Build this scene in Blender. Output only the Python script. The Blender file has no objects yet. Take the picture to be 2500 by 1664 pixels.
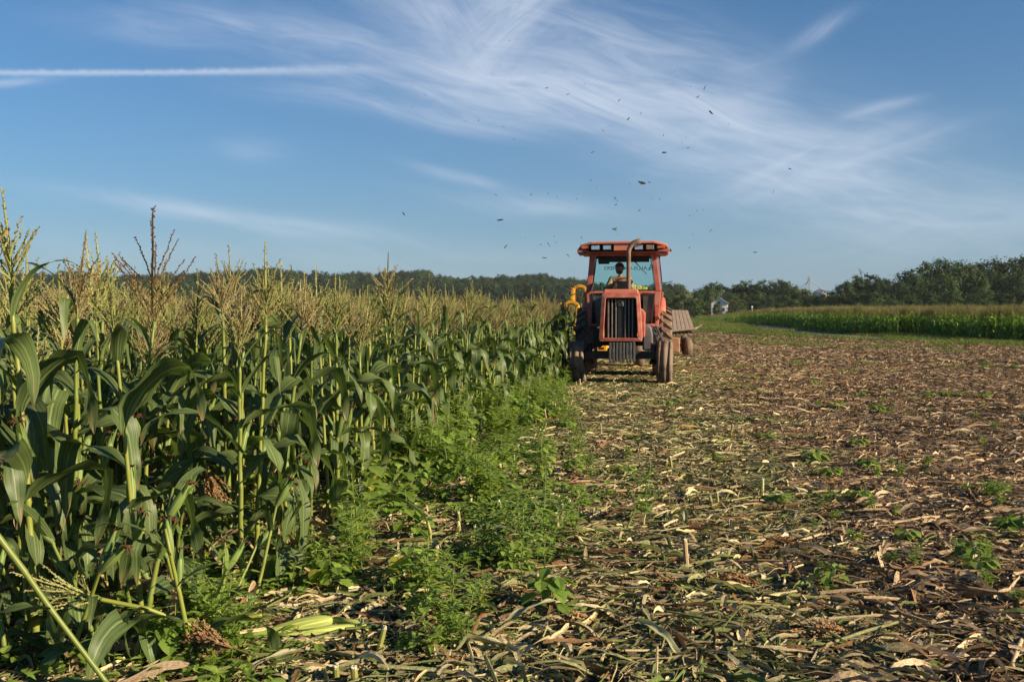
import bpy, bmesh, math, random
import numpy as np
from mathutils import Vector, Matrix, Euler, noise as mnoise

S = bpy.context.scene
COL = S.collection
R = math.radians
random.seed(7)
rng = np.random.default_rng(7)

# ------------------------------------------------------------------ camera
EYE = 1.68
PITCH = R(1.86)
FPX = 2430.0                      # focal length in pixels of a 2500 wide picture
cam_d = bpy.data.cameras.new('camera')
cam_d.sensor_width = 36.0
cam_d.lens = 36.0 * FPX / 2500.0
cam_d.clip_start = 0.05
cam_d.clip_end = 8000.0
cam = bpy.data.objects.new('camera', cam_d)
cam.location = (0, 0, EYE)
cam.rotation_euler = (math.pi / 2 - PITCH, 0, 0)
COL.objects.link(cam)
S.camera = cam
S.view_settings.view_transform = 'Standard'
S.view_settings.look = 'None'
S.view_settings.exposure = 0.98
S.view_settings.gamma = 1.0
S.cycles.max_bounces = 8
S.cycles.transparent_max_bounces = 12
S.cycles.diffuse_bounces = 3
S.cycles.glossy_bounces = 2
S.cycles.transmission_bounces = 4
S.cycles.volume_bounces = 0
S.cycles.sample_clamp_indirect = 6.0
S.cycles.use_denoising = True
S.cycles.denoising_prefilter = 'ACCURATE'
S.cycles.denoising_input_passes = 'RGB_ALBEDO_NORMAL'

# ------------------------------------------------------------------ sun and sky
SUN_EL, SUN_AZ = R(21.0), R(66.0)    # azimuth measured from the way back to the viewer round to the right
sun_dir = Vector((math.sin(SUN_AZ) * math.cos(SUN_EL), -math.cos(SUN_AZ) * math.cos(SUN_EL), math.sin(SUN_EL)))
sl = bpy.data.lights.new('sun', 'SUN')
sl.energy = 5.0
sl.angle = R(0.53)
sl.color = (1.0, 0.81, 0.57)
so = bpy.data.objects.new('sun', sl)
so.rotation_euler = (-sun_dir).to_track_quat('-Z', 'Y').to_euler()
so.location = (60, -20, 60)
COL.objects.link(so)

W = bpy.data.worlds.new('World')
S.world = W
W.use_nodes = True
wt = W.node_tree
for n in list(wt.nodes):
    wt.nodes.remove(n)


class NT:
    """small helper round a node tree"""
    def __init__(self, tree):
        self.t = tree

    def n(self, kind, **kw):
        nd = self.t.nodes.new(kind)
        for k, v in kw.items():
            setattr(nd, k, v)
        return nd

    def put(self, sock, v):
        if isinstance(v, bpy.types.NodeSocket):
            self.t.links.new(v, sock)
        elif v is not None:
            sock.default_value = v

    def m(self, op, a, b=None, c=None, clamp=False):
        nd = self.n('ShaderNodeMath', operation=op, use_clamp=clamp)
        self.put(nd.inputs[0], a)
        if b is not None:
            self.put(nd.inputs[1], b)
        if c is not None:
            self.put(nd.inputs[2], c)
        return nd.outputs[0]

    def mix(self, f, a, b, blend='MIX'):
        nd = self.n('ShaderNodeMix', data_type='RGBA', blend_type=blend)
        self.put(nd.inputs[0], f)
        for s, v in ((nd.inputs[6], a), (nd.inputs[7], b)):
            self.put(s, v if isinstance(v, bpy.types.NodeSocket) else (*v[:3], 1.0))
        return nd.outputs[2]

    def noise(self, vec, scale, detail=3.0, rough=0.55, dist=0.0, col=False):
        nd = self.n('ShaderNodeTexNoise')
        if vec is not None:
            self.put(nd.inputs['Vector'], vec)
        nd.inputs['Scale'].default_value = scale
        nd.inputs['Detail'].default_value = detail
        nd.inputs['Roughness'].default_value = rough
        nd.inputs['Distortion'].default_value = dist
        return nd.outputs['Color' if col else 'Fac']

    def ss(self, v, lo, hi, a=0.0, b=1.0):
        nd = self.n('ShaderNodeMapRange', interpolation_type='SMOOTHSTEP')
        self.put(nd.inputs[0], v)
        for i, q in enumerate((lo, hi, a, b)):
            nd.inputs[i + 1].default_value = q
        return nd.outputs[0]

    def xyz(self, x, y, z=0.0):
        nd = self.n('ShaderNodeCombineXYZ')
        for s, v in zip(nd.inputs, (x, y, z)):
            self.put(s, v)
        return nd.outputs[0]


def build_sky():
    w = NT(wt)
    out = w.n('ShaderNodeOutputWorld')
    bg = w.n('ShaderNodeBackground')
    bg.inputs['Strength'].default_value = 0.0595
    sky = w.n('ShaderNodeTexSky', sky_type='NISHITA')
    sky.sun_disc = False
    sky.sun_elevation = SUN_EL
    sky.sun_rotation = math.atan2(sun_dir.x, sun_dir.y)
    sky.altitude = 100
    sky.air_density = 1.0
    sky.dust_density = 0.35
    sky.ozone_density = 2.2
    tc = w.n('ShaderNodeTexCoord')
    sep = w.n('ShaderNodeSeparateXYZ')
    w.put(sep.inputs[0], tc.outputs['Generated'])
    dx, dy, dz = sep.outputs
    dyc = w.m('MAXIMUM', dy, 0.05)
    X = w.m('DIVIDE', dx, dyc)               # compass-fixed sky co-ordinates: bearing and height tangents due "north"
    Z = w.m('DIVIDE', dz, dyc)
    # high cirrus: every streak has its own centre, bearing, length, width and weight (tangent units)
    def px(x, y):
        return (x - 1250) / FPX, (753 - y) / FPX
    warp = w.noise(w.xyz(X, Z), 3.5, 2.0, 0.5, col=True)
    ws = w.n('ShaderNodeSeparateXYZ')
    w.put(ws.inputs[0], warp)
    Xw = w.m('MULTIPLY_ADD', ws.outputs[0], 0.06, w.m('ADD', X, -0.03))
    Zw = w.m('MULTIPLY_ADD', ws.outputs[1], 0.06, w.m('ADD', Z, -0.03))
    fibres = {}
    for key, ang in (('a', 13.0), ('b', 40.0), ('c', -38.0), ('d', -14.0)):
        c_, s_ = math.cos(R(-ang)), math.sin(R(-ang))
        al = w.m('MULTIPLY_ADD', Xw, c_, w.m('MULTIPLY', Zw, s_))
        ac = w.m('MULTIPLY_ADD', Xw, -s_, w.m('MULTIPLY', Zw, c_))
        nz = w.noise(w.xyz(w.m('MULTIPLY', al, 8.0), w.m('MULTIPLY', ac, 48.0), ang), 1.0, 5.0, 0.6, 0.8)
        fibres[key] = (w.ss(nz, 0.25, 0.80, 0.22, 1.0))
    groups = {k: None for k in fibres}
    for (k, a, b, wd, wt_) in STREAKS:
        ax, az = px(*a)
        bx, bz = px(*b)
        L = math.hypot(bx - ax, bz - az)
        ux, uz = (bx - ax) / L, (bz - az) / L
        cx, cz = (ax + bx) / 2, (az + bz) / 2
        sa, sc = 2 / L, FPX / wd
        an = w.m('MULTIPLY_ADD', Xw, ux * sa, w.m('MULTIPLY_ADD', Zw, uz * sa, -(cx * ux + cz * uz) * sa))
        ac = w.m('MULTIPLY_ADD', Xw, -uz * sc, w.m('MULTIPLY_ADD', Zw, ux * sc, (cx * uz - cz * ux) * sc))
        e = w.m('MULTIPLY_ADD', an, an, w.m('MULTIPLY', ac, ac))
        term = w.m('MULTIPLY', w.m('EXPONENT', w.m('MULTIPLY', e, -1.0)), wt_)
        groups[k] = term if groups[k] is None else w.m('ADD', groups[k], term)
    total = None
    for k, g in groups.items():
        v = w.m('MULTIPLY', g, fibres[k])
        total = v if total is None else w.m('ADD', total, v)
    # the vapour trail: a long narrow line, lumpy on its upper side, that dissolves into the cirrus
    ax, az = px(-200, 181)
    bx, bz = px(1120, 170)
    t = w.m('DIVIDE', w.m('SUBTRACT', X, ax), bx - ax)
    lump = w.noise(w.xyz(w.m('MULTIPLY', X, 120.0), w.m('MULTIPLY', Z, 60.0)), 1.0, 3.0, 0.6)
    bend = w.m('MULTIPLY', w.m('SINE', w.m('MULTIPLY', t, 3.4)), -6.0 / FPX)
    zc = w.m('ADD', w.m('MULTIPLY_ADD', t, bz - az, az), bend)
    zc = w.m('ADD', zc, w.m('MULTIPLY', w.m('SUBTRACT', lump, 0.5), 9.0 / FPX))
    wid = w.m('MULTIPLY_ADD', w.ss(t, 0.5, 1.0), 9.0 / FPX, 6.5 / FPX)
    q = w.m('DIVIDE', w.m('SUBTRACT', Z, zc), wid)
    tr = w.m('EXPONENT', w.m('MULTIPLY', w.m('MULTIPLY', q, q), -1.0))
    fade = w.m('MULTIPLY', w.ss(t, 1.0, 0.55), w.ss(t, -0.5, 0.0))
    tr = w.m('MULTIPLY', w.m('MULTIPLY', tr, fade), w.m('MULTIPLY_ADD', lump, 0.7, 0.45))
    total = w.m('ADD', total, w.m('MULTIPLY', tr, 0.8))
    dens = w.m('SUBTRACT', 1.0, w.m('EXPONENT', w.m('MULTIPLY', total, -0.95)))
    base = w.mix(1.0, sky.outputs[0], SKY_TINT, 'MULTIPLY')
    low = w.m('EXPONENT', w.m('MULTIPLY', w.m('MAXIMUM', dz, 0.0), -HAZE_FALL))
    base = w.mix(w.m('MULTIPLY', low, HAZE_MAX), base, HAZE_COL)     # pale air towards the horizon
    col = w.mix(dens, base, (*CLOUD_COL, 1.0))
    w.put(bg.inputs['Color'], col)
    bg2 = w.n('ShaderNodeBackground')
    bg2.inputs['Strength'].default_value = bg.inputs['Strength'].default_value
    w.put(bg2.inputs['Color'], base)
    # the cirrus lies in one quarter of the sky only
    win = w.m('MULTIPLY', w.m('GREATER_THAN', dy, 0.55), w.m('LESS_THAN', w.m('ABSOLUTE', w.m('SUBTRACT', dz, 0.2)), 0.28))
    mx = w.n('ShaderNodeMixShader')
    w.put(mx.inputs[0], win)
    w.put(mx.inputs[1], bg2.outputs[0])
    w.put(mx.inputs[2], bg.outputs[0])
    w.put(out.inputs['Surface'], mx.outputs[0])


STREAKS = [('b', (860, -40), (1230, 200), 50, 0.60),
           ('b', (960, -60), (1180, 110), 60, 0.40),
           ('c', (1400, -110), (1140, 170), 60, 0.75),
           ('c', (1300, -60), (1170, 130), 90, 0.35),
           ('a', (1150, 40), (1750, 140), 85, 0.40),
           ('a', (1120, 120), (1900, 265), 95, 0.50),
           ('a', (820, 185), (1500, 265), 62, 0.85),
           ('a', (1160, 210), (1960, 305), 55, 0.80),
           ('a', (720, 240), (1350, 325), 24, 0.45),
           ('a', (1660, 350), (2250, 430), 80, 0.55),
           ('d', (1720, 450), (2260, 335), 50, 0.60),
           ('a', (1750, 440), (2600, 560), 90, 0.50),
           ('c', (1930, 130), (2060, 62), 20, 0.42),
           ('d', (2060, 296), (2220, 258), 13, 0.40),
           ('d', (1760, 225), (1930, 190), 50, 0.40),
           ('d', (1510, 360), (1820, 320), 60, 0.35),
           ('a', (240, 478), (930, 572), 24, 0.62),
           ('a', (1010, 404), (1200, 444), 14, 0.55),
           ('a', (1110, 478), (1480, 520), 26, 0.42),
           ('a', (270, 62), (980, 132), 34, 0.45),
           ('a', (300, 40), (1000, 90), 70, 0.20),
           ('d', (-80, 214), (140, 194), 10, 0.50),
           ('a', (560, 350), (720, 372), 24, 0.25),
           ('a', (-300, 590), (1500, 650), 60, 0.16),
           ('d', (1900, 600), (2800, 530), 60, 0.18)]
SKY_TINT = (0.30, 0.66, 0.94)
HAZE_COL, HAZE_FALL, HAZE_MAX = (2.75, 3.45, 4.35), 7.0, 0.85
CLOUD_COL = (6.3, 6.9, 7.9)
build_sky()

# ------------------------------------------------------------------ helpers: ground heights, pixels, meshes, materials
def sstep(a, b, x):
    t = np.clip((np.asarray(x, float) - a) / (b - a), 0, 1)
    return t * t * (3 - 2 * t)


ROW = 0.136                        # the crop rows run away from the viewer along (ROW, 1)


def gz(x, y):
    """height of the ground"""
    x = np.asarray(x, float)
    y = np.asarray(y, float)
    dip = -1.3 * np.exp(-((y - 250) / 95.0) ** 2) * sstep(0.10, 0.20, x / np.maximum(y, 1.0)) * sstep(0.34, 0.22, x / np.maximum(y, 1.0))
    b = 0.018 * np.sin(x * 2.1 + 0.7 * np.sin(y * .9)) * np.sin(y * 1.7 + 1.3) + 0.012 * np.sin(x * 5.3 + y * 3.1) * np.sin(y * 4.7 - x)
    u = x - ROW * y
    rowb = 0.012 * np.cos((u + 2.42) / 0.86 * 2 * math.pi)
    near = np.exp(-(y / 45.0) ** 2)
    return dip + (b + rowb) * near


def g1(x, y):
    return float(gz(x, y))


def ray(px, py):
    d = Vector(((px - 1250) / FPX, 1.0, (832 - py) / FPX))
    c, s = math.cos(PITCH), math.sin(PITCH)
    return Vector((d.x, d.y * c + d.z * s, d.z * c - d.y * s))


def at(px, py, y):
    """the point seen in picture place (px, py) at distance y down the field"""
    d = ray(px, py)
    return Vector((0, 0, EYE)) + d * (y / d.y)


def onground(px, py):
    d = ray(px, py)
    k = -EYE / d.z
    return Vector((d.x * k, d.y * k, 0))


class MB:
    def __init__(self):
        self.v, self.f, self.mi, self.uv, self.c = [], [], [], [], []

    def add(self, vs, fs, mi=0, uvs=None, col=None):
        o = len(self.v)
        self.v.extend([tuple(p) for p in vs])
        for k, f in enumerate(fs):
            self.f.append(tuple(i + o for i in f))
            self.mi.append(mi)
            self.uv.append([uvs[i] for i in f] if uvs is not None else [(0.5, 0.5)] * len(f))
            self.c.append(col if col is not None else (1, 1, 1))
        return self

    def box(self, c, s, rot=None, mi=0, col=None, taper=(1, 1)):
        hx, hy, hz = s[0] / 2, s[1] / 2, s[2] / 2
        vs = []
        for z, t in ((-hz, 1.0), (hz, 0.0)):
            kx, ky = (1, 1) if t else taper
            vs += [Vector((-hx * kx, -hy * ky, z)), Vector((hx * kx, -hy * ky, z)), Vector((hx * kx, hy * ky, z)), Vector((-hx * kx, hy * ky, z))]
        if rot is not None:
            m = Euler(rot).to_matrix()
            vs = [m @ p for p in vs]
        vs = [p + Vector(c) for p in vs]
        return self.add(vs, [(3, 2, 1, 0), (4, 5, 6, 7), (0, 1, 5, 4), (1, 2, 6, 5), (2, 3, 7, 6), (3, 0, 4, 7)], mi, None, col)

    def tube(self, pts, rad, n=6, mi=0, col=None, cap=True, phase=0.0):
        pts = [Vector(p) for p in pts]
        if not hasattr(rad, '__len__'):
            rad = [rad] * len(pts)
        vs, fs, uvs = [], [], []
        up = Vector((0.13, 0.07, 1)).normalized()
        d0 = (pts[-1] - pts[0]).normalized()
        if abs(d0.dot(up)) > 0.92:
            up = Vector((1, 0.1, 0.05)).normalized()
        for i, p in enumerate(pts):
            d = (pts[min(i + 1, len(pts) - 1)] - pts[max(i - 1, 0)]).normalized()
            a = d.cross(up)
            if a.length < 1e-4:
                a = d.cross(Vector((0, 1, 0.2)))
            a.normalize()
            b = a.cross(d)
            for k in range(n):
                t = 2 * math.pi * k / n + phase
                vs.append(p + (a * math.cos(t) + b * math.sin(t)) * rad[i])
                uvs.append((k / n, i / max(1, len(pts) - 1)))
        for i in range(len(pts) - 1):
            for k in range(n):
                k2 = (k + 1) % n
                fs.append((i * n + k, i * n + k2, (i + 1) * n + k2, (i + 1) * n + k))
        if cap:
            fs.append(tuple(range(n - 1, -1, -1)))
            fs.append(tuple((len(pts) - 1) * n + k for k in range(n)))
        return self.add(vs, fs, mi, uvs, col)

    def prism(self, poly, axis, a, b, mi=0, col=None):
        """polygon in the plane across `axis` pushed from a to b"""
        def mk(p, q):
            return {'x': (q, p[0], p[1]), 'y': (p[0], q, p[1]), 'z': (p[0], p[1], q)}[axis]
        n = len(poly)
        vs = [mk(p, a) for p in poly] + [mk(p, b) for p in poly]
        fs = [tuple(range(n))[::-1], tuple(range(n, 2 * n))] + [(i, (i + 1) % n, n + (i + 1) % n, n + i) for i in range(n)]
        return self.add(vs, fs, mi, None, col)

    def lathe(self, prof, n=24, axis='x', c=(0, 0, 0), mi=0, col=None, close=False):
        """profile of (along, radius)"""
        vs, fs = [], []
        for (h, r) in prof:
            for k in range(n):
                t = 2 * math.pi * k / n
                p = {'x': (h, r * math.cos(t), r * math.sin(t)), 'y': (r * math.cos(t), h, r * math.sin(t)), 'z': (r * math.cos(t), r * math.sin(t), h)}[axis]
                vs.append((p[0] + c[0], p[1] + c[1], p[2] + c[2]))
        m = len(prof)
        for i in range(m if close else m - 1):
            j = (i + 1) % m
            for k in range(n):
                k2 = (k + 1) % n
                fs.append((i * n + k, i * n + k2, j * n + k2, j * n + k))
        if not close:
            fs.append(tuple(range(n))[::-1])
            fs.append(tuple((m - 1) * n + k for k in range(n)))
        return self.add(vs, fs, mi, None, col)

    def mesh(self, name, mats, smooth=False):
        me = bpy.data.meshes.new(name)
        me.from_pydata(self.v, [], self.f)
        if not isinstance(mats, (list, tuple)):
            mats = [mats]
        for m in mats:
            me.materials.append(m)
        if len(mats) > 1:
            me.polygons.foreach_set('material_index', self.mi)
        uvl = me.uv_layers.new(name='UVMap')
        uvl.data.foreach_set('uv', [q for f in self.uv for p in f for q in p])
        ca = me.color_attributes.new('Col', 'FLOAT_COLOR', 'CORNER')
        ca.data.foreach_set('color', [q for f, c in zip(self.f, self.c) for _ in f for q in (*c, 1.0)])
        if smooth:
            me.polygons.foreach_set('use_smooth', [True] * len(me.polygons))
        me.update()
        return me

    def obj(self, name, mats, parent=None, smooth=False, bevel=0.0, fix=False, loc=None):
        me = self.mesh(name, mats, smooth)
        if fix:
            bm = bmesh.new()
            bm.from_mesh(me)
            bmesh.ops.recalc_face_normals(bm, faces=bm.faces)
            bm.to_mesh(me)
            bm.free()
        o = link(name, me, parent)
        if loc is not None:
            o.location = loc
        if bevel:
            md = o.modifiers.new('bevel', 'BEVEL')
            md.width = bevel
            md.segments = 2
            md.limit_method = 'ANGLE'
            md.angle_limit = R(35)
            md.harden_normals = False
        return o


def link(name, data, parent=None):
    o = bpy.data.objects.new(name, data)
    COL.objects.link(o)
    if parent is not None:
        o.parent = parent
    return o


def tag(o, label=None, cat=None, group=None, kind=None):
    if label:
        o['label'] = label
    if cat:
        o['category'] = cat
    if group:
        o['group'] = group
    if kind:
        o['kind'] = kind
    return o


def thing(name, label, cat, loc=(0, 0, 0), rot=0.0, group=None, scale=1.0):
    o = link(name, None)
    o.empty_display_size = 0.2
    o.location = loc
    o.rotation_euler = rot if hasattr(rot, '__len__') else (0, 0, rot)
    o.scale = (scale,) * 3
    return tag(o, label, cat, group)


def structure(o):
    o['kind'] = 'structure'
    return o


MATS = {}


def mat(name, c, rough=0.6, metal=0.0, var=0.25, scale=6.0, bump=0.0, dirt=None, dirt_amt=0.5, dirt_scale=3.0, spec=0.5, attr=False, stretch=None):
    """painted / solid surface: colour with mottling, optional dust or mud in patches, optional bump"""
    if name in MATS:
        return MATS[name]
    m = bpy.data.materials.new(name)
    m.use_nodes = True
    t = NT(m.node_tree)
    p = m.node_tree.nodes['Principled BSDF']
    tc = t.n('ShaderNodeTexCoord')
    v = tc.outputs['Object']
    if stretch:
        mp = t.n('ShaderNodeMapping')
        t.put(mp.inputs[0], v)
        mp.inputs['Scale'].default_value = stretch
        v = mp.outputs[0]
    nz = t.noise(v, scale, 5.0, 0.6)
    lo = tuple(q * (1 - var) for q in c)
    hi = tuple(min(1, q * (1 + var)) for q in c)
    col = t.mix(t.ss(nz, 0.3, 0.7), lo, hi)
    if attr:
        a = t.n('ShaderNodeAttribute', attribute_name='Col')
        col = t.mix(1.0, col, a.outputs['Color'], 'MULTIPLY')
    rg = rough
    if dirt:
        dn = t.noise(v, dirt_scale, 6.0, 0.65, 0.3)
        k = t.ss(dn, 0.62 - 0.35 * dirt_amt, 0.85 - 0.35 * dirt_amt)
        k = t.m('MULTIPLY', k, min(1.0, 0.35 + dirt_amt))
        col = t.mix(k, col, dirt)
        rg = t.m('MULTIPLY_ADD', k, 0.9 - rough, rough)
    t.put(p.inputs['Base Color'], col)
    t.put(p.inputs['Roughness'], rg)
    p.inputs['Metallic'].default_value = metal
    p.inputs['Specular IOR Level'].default_value = spec
    if bump:
        b = t.n('ShaderNodeBump')
        b.inputs['Strength'].default_value = 1.0
        b.inputs['Distance'].default_value = bump
        t.put(b.inputs['Height'], t.noise(v, scale * 4, 6.0, 0.65))
        t.put(p.inputs['Normal'], b.outputs[0])
    MATS[name] = m
    return m


def glass(name, tint, gloss=0.10, rough=0.03):
    m = bpy.data.materials.new(name)
    m.use_nodes = True
    t = NT(m.node_tree)
    t.t.nodes.remove(t.t.nodes['Principled BSDF'])
    out = t.t.nodes['Material Output']
    tr = t.n('ShaderNodeBsdfTransparent')
    tr.inputs[0].default_value = (*tint, 1)
    gl = t.n('ShaderNodeBsdfGlossy')
    gl.inputs['Roughness'].default_value = rough
    fr = t.n('ShaderNodeFresnel')
    fr.inputs[0].default_value = 1.45
    mx = t.n('ShaderNodeMixShader')
    t.put(mx.inputs[0], t.m('MULTIPLY_ADD', fr.outputs[0], 0.8, gloss * 0.2))
    t.put(mx.inputs[1], tr.outputs[0])
    t.put(mx.inputs[2], gl.outputs[0])
    t.put(out.inputs[0], mx.outputs[0])
    return m


def leafmat(name, ca, cb, transl=0.28, rough=0.5, spec=0.4, attr=True, rib=None, veins=False, scorch=None, var_scale=9.0, trc=None):
    """leaf tissue: two greens by plant, mottled, light comes through from behind; rib / veins follow the leaf's own uv"""
    m = bpy.data.materials.new(name)
    m.use_nodes = True
    t = NT(m.node_tree)
    p = m.node_tree.nodes['Principled BSDF']
    out = t.t.nodes['Material Output']
    oi = t.n('ShaderNodeObjectInfo')
    tc = t.n('ShaderNodeTexCoord')
    nz = t.noise(tc.outputs['Object'], var_scale, 4.0, 0.6)
    k = t.m('ADD', t.m('MULTIPLY', oi.outputs['Random'], 0.6), t.m('MULTIPLY', nz, 0.9))
    col = t.mix(t.ss(k, 0.25, 1.15), ca, cb)
    if veins or rib:
        uv = t.n('ShaderNodeUVMap')
        sp = t.n('ShaderNodeSeparateXYZ')
        t.put(sp.inputs[0], uv.outputs[0])
        u = sp.outputs[0]
        if veins:
            vn = t.noise(t.xyz(t.m('MULTIPLY', u, 26.0), t.m('MULTIPLY', sp.outputs[1], 1.2), oi.outputs['Random']), 1.0, 2.0, 0.5)
            col = t.mix(t.ss(vn, 0.35, 0.75), col, tuple(q * 1.75 + 0.006 for q in cb))
        if rib:
            d = t.m('ABSOLUTE', t.m('SUBTRACT', u, 0.5))
            taper = t.m('MULTIPLY_ADD', sp.outputs[1], -0.035, 0.052)
            col = t.mix(t.m('MULTIPLY', t.ss(t.m('SUBTRACT', d, taper), 0.012, -0.012), 0.85), col, rib)
        if scorch:
            sn = t.noise(t.xyz(t.m('MULTIPLY', u, 7.0), t.m('MULTIPLY', sp.outputs[1], 3.0), t.m('MULTIPLY', oi.outputs['Random'], 50.0)), 1.0, 4.0, 0.6)
            ed = t.m('ADD', sn, t.m('MULTIPLY', t.ss(sp.outputs[1], 0.72, 1.0), 0.22))
            col = t.mix(t.m('MULTIPLY', t.ss(ed, 0.69, 0.77), 0.9), col, scorch)
    if attr:
        a = t.n('ShaderNodeAttribute', attribute_name='Col')
        col = t.mix(1.0, col, a.outputs['Color'], 'MULTIPLY')
    t.put(p.inputs['Base Color'], col)
    p.inputs['Roughness'].default_value = rough
    p.inputs['Specular IOR Level'].default_value = spec
    tl = t.n('ShaderNodeBsdfTranslucent')
    t.put(tl.inputs[0], t.mix(1.0, col, trc or (1.35, 1.5, 0.7), 'MULTIPLY'))
    mx = t.n('ShaderNodeMixShader')
    mx.inputs[0].default_value = transl
    t.put(mx.inputs[1], p.outputs[0])
    t.put(mx.inputs[2], tl.outputs[0])
    t.put(out.inputs[0], mx.outputs[0])
    return m


# ------------------------------------------------------------------ scattering for what nobody could count
def scatter(name, pts, rots, scl, idx, protos):
    """ONE object whose geometry nodes set the given small meshes on its points"""
    c = bpy.data.collections.new(name + '_sources')
    for i, me in enumerate(protos):
        o = bpy.data.objects.new('%s_source_%03d' % (name, i), me)
        c.objects.link(o)
    n = len(pts)
    me = bpy.data.meshes.new(name)
    me.vertices.add(n)
    me.vertices.foreach_set('co', np.asarray(pts, np.float32).ravel())
    a = me.attributes.new('rot', 'FLOAT_VECTOR', 'POINT')
    a.data.foreach_set('vector', np.asarray(rots, np.float32).ravel())
    a = me.attributes.new('scl', 'FLOAT', 'POINT')
    a.data.foreach_set('value', np.asarray(scl, np.float32).ravel())
    a = me.attributes.new('idx', 'INT', 'POINT')
    a.data.foreach_set('value', np.asarray(idx, np.int32).ravel())
    o = link(name, me)
    g = bpy.data.node_groups.new(name, 'GeometryNodeTree')
    g.interface.new_socket('Geometry', in_out='INPUT', socket_type='NodeSocketGeometry')
    g.interface.new_socket('Geometry', in_out='OUTPUT', socket_type='NodeSocketGeometry')
    t = NT(g)
    gi, go = t.n('NodeGroupInput'), t.n('NodeGroupOutput')
    ci = t.n('GeometryNodeCollectionInfo')
    ci.inputs['Collection'].default_value = c
    ci.inputs['Separate Children'].default_value = True
    ci.inputs['Reset Children'].default_value = True
    ip = t.n('GeometryNodeInstanceOnPoints')

    def attr(nm, ty):
        q = t.n('GeometryNodeInputNamedAttribute', data_type=ty)
        q.inputs['Name'].default_value = nm
        return q.outputs['Attribute']
    er = t.n('FunctionNodeEulerToRotation')
    t.put(er.inputs[0], attr('rot', 'FLOAT_VECTOR'))
    t.put(ip.inputs['Points'], gi.outputs[0])
    t.put(ip.inputs['Instance'], ci.outputs[0])
    ip.inputs['Pick Instance'].default_value = True
    t.put(ip.inputs['Instance Index'], attr('idx', 'INT'))
    t.put(ip.inputs['Rotation'], er.outputs[0])
    t.put(ip.inputs['Scale'], attr('scl', 'FLOAT'))
    t.put(go.inputs[0], ip.outputs[0])
    md = o.modifiers.new('scatter', 'NODES')
    md.node_group = g
    o['kind'] = 'stuff'
    return o


def join_mesh(name, items):
    """several (mesh, matrix) merged into one mesh that keeps its materials"""
    bm = bmesh.new()
    mats = []
    for me, M in items:
        tmp = me.copy()
        tmp.transform(M)
        remap = []
        for m in me.materials:
            if m not in mats:
                mats.append(m)
            remap.append(mats.index(m))
        nb = len(bm.faces)
        bm.from_mesh(tmp)
        bm.faces.ensure_lookup_table()
        for k in range(nb, len(bm.faces)):
            f = bm.faces[k]
            f.material_index = remap[f.material_index] if remap else 0
        bpy.data.meshes.remove(tmp)
    me = bpy.data.meshes.new(name)
    bm.to_mesh(me)
    bm.free()
    for m in mats:
        me.materials.append(m)
    return me


def inpoly(x, y, poly):
    x, y = np.asarray(x), np.asarray(y)
    r = np.zeros(x.shape, bool)
    n = len(poly)
    for i in range(n):
        x1, y1 = poly[i]
        x2, y2 = poly[(i + 1) % n]
        c = (y1 > y) != (y2 > y)
        with np.errstate(divide='ignore', invalid='ignore'):
            r ^= c & (x < (x2 - x1) * (y - y1) / (y2 - y1 + 1e-12) + x1)
    return r


def vnoise(x, y, s, seed=0.0):
    return np.array([mnoise.noise(Vector((a * s, b * s, seed))) for a, b in zip(np.ravel(x), np.ravel(y))])

# ------------------------------------------------------------------ ground, path, hill
def graded(lo, hi, fine_lo, fine_hi, step, ratio):
    a = list(np.arange(fine_lo, fine_hi + step * .5, step))
    s, x = step, a[-1]
    while x < hi:
        s *= ratio
        x += s
        a.append(x)
    s, x = step, a[0]
    b = []
    while x > lo:
        s *= ratio
        x -= s
        b.append(x)
    return np.array(b[::-1] + a)


def ground_material():
    m = bpy.data.materials.new('field_soil')
    m.use_nodes = True
    t = NT(m.node_tree)
    p = m.node_tree.nodes['Principled BSDF']
    tc = t.n('ShaderNodeTexCoord')
    v = tc.outputs['Object']
    sp = t.n('ShaderNodeSeparateXYZ')
    t.put(sp.inputs[0], v)
    x, y = sp.outputs[0], sp.outputs[1]
    big = t.noise(v, 0.35, 4.0, 0.6)
    mid = t.noise(v, 3.0, 6.0, 0.65)
    fin = t.noise(v, 40.0, 5.0, 0.7)
    soil = t.mix(t.ss(mid, 0.3, 0.7), (0.060, 0.035, 0.021), (0.135, 0.082, 0.048))
    chaff = t.mix(t.noise(v, 90.0, 2.0, 0.5), (0.16, 0.105, 0.06), (0.34, 0.25, 0.15))
    k = t.m('MULTIPLY', t.ss(fin, 0.50, 0.60), t.ss(y, 9.0, 30.0, 0.35, 0.95))
    soil = t.mix(k, soil, chaff)
    # grass verge beyond the stubble, towards the farm track
    grass = t.mix(t.ss(t.noise(v, 1.3, 5.0, 0.7), 0.35, 0.65), (0.045, 0.075, 0.018), (0.11, 0.14, 0.035))
    edge = t.m('ADD', t.m('MULTIPLY', t.m('SUBTRACT', big, 0.5), 16.0), y)
    lim = t.m('MULTIPLY_ADD', t.m('MAXIMUM', t.m('SUBTRACT', 22.0, x), 0.0), 3.6, 43.0)
    g = t.ss(t.m('SUBTRACT', edge, lim), -5.0, 7.0)
    col = t.mix(g, soil, grass)
    far = t.ss(y, 270.0, 330.0)
    col = t.mix(far, col, t.mix(big, (0.10, 0.075, 0.05), (0.06, 0.08, 0.025)))
    t.put(p.inputs['Base Color'], col)
    p.inputs['Roughness'].default_value = 0.95
    p.inputs['Specular IOR Level'].default_value = 0.15
    b = t.n('ShaderNodeBump')
    b.inputs['Distance'].default_value = 0.03
    b.inputs['Strength'].default_value = 0.9
    t.put(b.inputs['Height'], t.m('ADD', t.noise(v, 14.0, 6.0, 0.7), t.m('MULTIPLY', fin, 0.3)))
    t.put(p.inputs['Normal'], b.outputs[0])
    return m


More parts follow.
